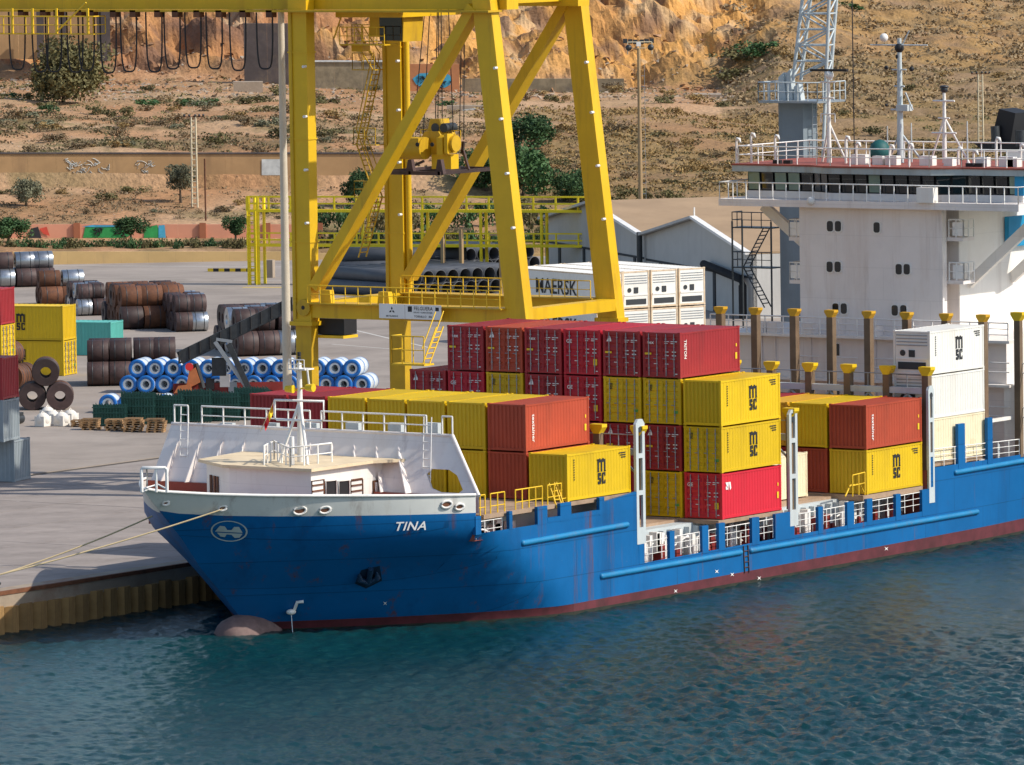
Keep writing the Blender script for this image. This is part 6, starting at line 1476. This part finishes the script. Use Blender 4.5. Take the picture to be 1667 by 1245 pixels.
paint(gw, 669, 'gg', [[(135, 387), (139, 368), (175, 367), (206, 369), (216, 380), (205, 387)], [(234, 387), (236, 370), (256, 366), (262, 387)]]); paint(gw, 669.0-.03, 'gb', [[(133, 369), (150, 366), (205, 366.5), (205, 369), (150, 369.5)], [(258, 387), (258, 367), (268, 366), (270, 387)]]); scribble(gw, 668.9, 140, 204, 371, 384, 10, 'gk', .06)
paint(gw, 669, 'gk', [[(46, 389), (50, 372), (62, 369), (68, 389)]]); paint(gw, 669-.02, 'gr', [[(64, 372), (76, 369), (81, 384), (70, 380)]])
w1 = wall('ruin_wall', 'tall dark ruined wall at the quarry foot left of the crane', [398, 436, 470, 512], 872, 142, 38, 1.2, 'ruin')
w2 = wall('ruin_wall', 'lichen stained ruined wall between the crane legs', [500, 545, 590, 640], 864, 148, 101, 1., 'ruiny', None, 'wall', 'gw')
w3 = wall('ruin_wall', 'orange ruined wall with blue graffiti behind the hoist ropes', [664, 706, 748], 866, 148, 104, 1., 'ruino'); paint(w3, 866, 'gb', [blob(700, 132, 32, 15), blob(722, 130, 15, 13)]); scribble(w3, 865.9, 675, 735, 122, 144, 12, 'gk', .07)
w4 = wall('ruin_wall', 'low brown ruined wall along the quarry foot right of the crane', [752, 800, 850, 905, 960, 1016], 868, 152, 128, .8, 'ruiny')
w5 = wall('ruin_wall', 'low pale concrete footing left of the cream mast', [380, 404, 428], 846, 148, 133, 2.5, 'conc')
w6 = wall('concrete_ramp', 'pale concrete block with black and white graffiti on the sandy bank', [728, 752, 792], 800, 208, 172, 1.5, 'conc'); paint(w6, 800, 'gw', [[(753, 206), (753, 178), (791, 174), (791, 206)]]); scribble(w6, 799.9, 756, 790, 178, 204, 12, 'gk', .06)
w7 = wall('concrete_ramp', 'grey concrete slab on the bank before the quarry', [1128, 1180, 1208], 850, 172, 154, 6, 'conc')
for u0, u1, v0, lb in ((158, 180, -10, 'dark concrete pillar beside the large bush'), (60, 72, 0, 'slim dark pillar at the upper left'), (97, 108, 0, 'second slim dark pillar at the upper left')): wall('ruin_pillar', lb, [u0, u1], 876, 80 if u0 > 150 else 75, v0, 1.5, 'ruin', None, 'pillar')
wall('ruin_wall', 'tan ruined facade at the upper left corner', [-40, 30, 100, 160], 880, 76, -20, 1., 'wtan')
# ================================================================ VEGETATION
M_['lf1'] = mat('leaf olive', (.13, .115, .045), .8, var=.45, vs=1.2, objvar=.3); M_['lf2'] = mat('leaf green', (.045, .10, .03), .75, var=.45, vs=1.2, objvar=.25); M_['lf3'] = mat('leaf grey', (.18, .18, .11), .85, var=.4, vs=1.2, objvar=.25); M_['lf4'] = mat('scrub brown', (.235, .17, .095), .9, var=.4, vs=1.2, objvar=.3); M_['lf5'] = mat('dry grass', (.30, .20, .08), .9, var=.35, vs=1.2, objvar=.2); M_['rockb'] = mat('boulder brown', (.34, .19, .10), .95, var=.35, vs=.8); M_['bark'] = mat('bark', (.10, .07, .045), .9)
def crown_mesh(seed, n, leaf, lobes=7, flat=.75):
    r = random.Random(seed); mb = MB(); L = []
    for k in range(lobes): a = r.uniform(0, 6.28); rr = r.uniform(.1, .72); L.append((rr*math.cos(a), rr*math.sin(a), r.uniform(.25, .85)*flat, r.uniform(.16, .40)))
    for k in range(n):
        cx_, cy_, cz_, rad = L[r.randrange(lobes)]; d = V((r.gauss(0, 1), r.gauss(0, 1), r.gauss(0, .9))).normalized()*rad*r.uniform(.55, 1.08)
        c = V((cx_, cy_, cz_))+d
        if c.z < .02: c.z = r.uniform(.02, .15)
        s = leaf*r.uniform(.6, 1.5); a = V((r.gauss(0, 1), r.gauss(0, 1), r.gauss(0, 1))).normalized(); b = a.cross(V((r.gauss(0, 1), r.gauss(0, 1), r.gauss(0, 1)))).normalized()
        mb.add([c-a*s, c+b*s*.6, c+a*s, c-b*s*.6], [(0, 1, 2, 3)])
    return mb.mesh('crown')
CR = [crown_mesh(k, 420, .075) for k in range(6)]; CRB = [crown_mesh(20+k, 4200, .046, 18, 1.0) for k in range(3)]; CRX = crown_mesh(40, 9000, .036, 26, 1.0)
def shrub(u, D, w, h, m, label, group, name='bush', z=None):
    p = terrain_point(u, D)[0]
    if z is not None: p.z = z
    o = link(name, CR[rnd.randrange(6)], M_[m], None, p-V((0, 0, .1)), True); o.scale = (w, w, h); o.rotation_euler = (0, 0, rnd.uniform(0, 6.28)); return tag(o, label, 'bush', group)
def tree(u, D, w, h, trunk, m, label, group=None, big=True, v=None):
    p = terrain_point(u, D)[0] if v is None else ud(u, v, D); t = thing('tree', label, 'tree', p-V((0, 0, .1)), rnd.uniform(0, 6.28), group)
    o = link('crown', CRX if big == 'x' else (CRB if big else CR)[rnd.randrange(3)], M_[m], t, (0, 0, trunk), True); o.scale = (w, w, h)
    mb = MB(); mb.tube([(0, 0, 0), (.05*w, .03*w, trunk+h*.35)], .09*w**.5+.05, 7, .04)
    for k in range(4): a = k*1.6; mb.tube([(.03*w, .02*w, trunk*.8+h*.1), (w*.35*math.cos(a), w*.35*math.sin(a), trunk+h*(.45+.08*k))], .06, 5, .025)
    part('trunk', mb, M_['bark'], t); return t
tree(112, 812, 6.6, 6.6, .2, 'lf1', 'big rounded olive bush tree below the hanging cables', None, 'x')
tree(300, 694, 1.9, 2.4, 1.4, 'lf3', 'small grey leaved tree beside the lattice pole', None, True)
tree(48, 690, 2.0, 2.2, .4, 'lf3', 'pale grey shrub tree at left on the lower slope', None, True)
tree(218, 664, 2.2, 1.6, .8, 'lf2', 'dark green round tree before the green graffiti', None, True)
tree(18, 664, 2.6, 1.9, .4, 'lf2', 'dark green tree at the left border before the salmon wall', None, True)
tree(388, 664, 1.6, 1.7, .8, 'lf2', 'dark green tree left of the yellow bridge tower', None, True)
for u, D, w, h, lb in ((855, 704, 4.4, 4.6, 'broad green tree right of the seaward crane leg'), (795, 706, 3.6, 3.6, 'green tree between the spreader and the seaward crane leg'), (935, 700, 2.6, 2.8, 'small green tree beside the rear seaward leg'), (870, 745, 4.0, 3.2, 'green tree higher on the slope right of the crane leg'), (590, 690, 2.2, 3., 'feathery green tree between the landward crane legs')): tree(u, D, w, h, .4, 'lf2', lb, None, True)
# hedge
GH = 'hedge shrubs above the yard wall'
k = 0
for u in [5+i*11.5 for i in range(36)]+[505+i*13 for i in range(36)]:
    big = u > 480; D = 655+rnd.uniform(0, 5); p = ud(u, 409, D); k += 1
    shrub(u, D, rnd.uniform(1.0, 1.35)*(1.15 if big else 1), rnd.uniform(1.5, 2.0)*(1.6 if big else 1), 'lf2' if rnd.random() < .55 else 'lf1', 'green hedge shrub in the row above the ochre wall', GH, 'hedge_shrub', p.z-.2)
for u in range(500, 960, 30): shrub(u+rnd.uniform(-8, 8), 672+rnd.uniform(0, 8), 1.8, rnd.uniform(2., 3.4), 'lf2' if rnd.random() < .6 else 'lf1', 'dark green shrub in the thicket behind the yellow bridge', 'shrubs behind the yellow bridge')
for u in range(905, 1240, 16): shrub(u+rnd.uniform(-5, 5), 690+rnd.uniform(0, 16), rnd.uniform(1.3, 2.2), rnd.uniform(1., 1.7), 'lf1' if rnd.random() < .6 else 'lf4', 'low olive shrub in the thicket just behind the warehouse roofs', 'shrubs behind the warehouse')
GS = 'scrub bushes on the hillside'
spots = [(90, 785, 2.2, 1.3), (55, 812, 1.5, 1.1), (35, 815, 2.0, 1.), (10, 812, 1.8, 1.), (95, 778, 2, 1.2), (163, 778, 1.6, 1.5), (190, 772, 1.7, 1.3), (215, 776, 1.5, 1.4), (250, 800, 2.8, 1.2), (300, 800, 2.5, 1.3), (325, 796, 2.4, 1.4), (345, 800, 2.2, 1.2), (415, 808, 2.8, 1.1), (440, 806, 2.2, 1.2), (540, 810, 1.8, 1.0), (700, 812, 1.6, 1.1), (735, 815, 1.6, 1.), (905, 818, 1.5, 1.2), (1085, 812, 2., 1.2), (1390, 935, 3, 1.5), (1370, 960, 2.4, 1.3), (1190, 890, 4.5, 2.2), (1220, 884, 4.5, 2.6), (1245, 880, 4, 2.4), (1205, 878, 4, 2)]
for u, D, w, h in spots: shrub(u, D, w, h, 'lf2' if rnd.random() < .45 else 'lf1', 'dark green bush standing out on the scrub slope', GS)
n = 0
while n < 250:
    u = rnd.uniform(-40, 1700); zone = rnd.random()
    if u > 1180 and rnd.random() < .5: D = rnd.uniform(790, 1150)
    else: D = rnd.uniform(709, 765) if zone < .62 else (rnd.uniform(678, 702) if zone < .8 else rnd.uniform(765, 872))
    if u > 960 and D < 712: continue
    s = rnd.uniform(.8, 2.1)*(1.25 if D > 850 else 1); m = rnd.choice(['lf1', 'lf4', 'lf4', 'lf3', 'lf5'] if u < 800 else ['lf4', 'lf4', 'lf5', 'lf5', 'lf1'])
    kind = {'lf1': 'olive', 'lf4': 'brown', 'lf3': 'grey', 'lf5': 'straw coloured'}[m]
    shrub(u, D, s, s*rnd.uniform(.5, .8), m, '%s scrub bush among others on the open hillside' % kind, GS+' '+kind); n += 1
# countless tufts and rubble
def tufts(name, n, m, seed, zone):
    r = random.Random(seed); mb = MB()
    while n > 0:
        u, D, s = zone(r); p, cl = terrain_point(u, D); x, y = p.x, p.y
        if fb(x*.11, y*.11, 7.7) + .6*fb(x*.28, y*.28, 4.4) < r.uniform(-.5, .15): continue
        n -= 1
        for k in range(12):
            c = p+V((r.gauss(0, s*.6), r.gauss(0, s*.6), r.uniform(0, s*.45))); a = V((r.gauss(0, 1), r.gauss(0, 1), r.gauss(0, .7))).normalized()*s*.24; b = a.cross(V((r.gauss(0, 1), r.gauss(0, 1), r.gauss(0, 1)))).normalized()*s*.16; mb.add([c-a, c-b, c+a, c+b], [(0, 1, 2, 3)])
    o = link(name, mb.mesh(name), M_[m]); o['kind'] = 'stuff'
zs1 = lambda r: (r.uniform(-60, 1720), r.uniform(708, 770), r.uniform(.3, .8)); zs2 = lambda r: (r.uniform(-60, 1720), r.uniform(765, 880), r.uniform(.3, .7)); zs3 = lambda r: (r.uniform(1190, 1720), r.uniform(800, 1150), r.uniform(.5, 1.3)); zs4 = lambda r: (r.uniform(-60, 700), r.uniform(677, 704), r.uniform(.25, .6)); zs5 = lambda r: (r.uniform(780, 1400), r.uniform(708, 800), r.uniform(.4, .9))
tufts('dry_scrub', 1500, 'lf4', 1, zs1); tufts('olive_scrub', 1100, 'lf1', 2, zs1); tufts('plateau_scrub', 900, 'lf1', 3, zs2); tufts('hill_scrub', 1800, 'lf4', 4, zs3); tufts('hill_heath', 900, 'lf4', 5, zs3); tufts('low_scrub', 600, 'lf4', 6, zs4); tufts('dry_grass', 1200, 'lf5', 7, zs5)
def rubble(name, n, m, seed, zone):
    r = random.Random(seed); mb = MB()
    for k in range(n):
        u, D, s = zone(r); p, cl = terrain_point(u, D); q = [p+V((r.uniform(-1, 1), r.uniform(-1, 1), r.uniform(-.3, .8)))*s for _ in range(5)]
        mb.add(q, [(0, 1, 2), (0, 2, 3), (0, 3, 4), (0, 4, 1), (1, 3, 2), (1, 4, 3)])
    o = link(name, mb.mesh(name), M_[m]); o['kind'] = 'stuff'
rubble('rubble', 2600, 'conc', 11, lambda r: (r.uniform(-60, 1200), r.uniform(820, 890), r.uniform(.1, .45))); rubble('boulders', 700, 'rockb', 12, lambda r: (r.uniform(-60, 1200), r.uniform(868, 900), r.uniform(.2, .75))); rubble('stones', 1500, 'conc', 13, lambda r: (r.uniform(-60, 800), r.uniform(680, 800), r.uniform(.06, .2)))
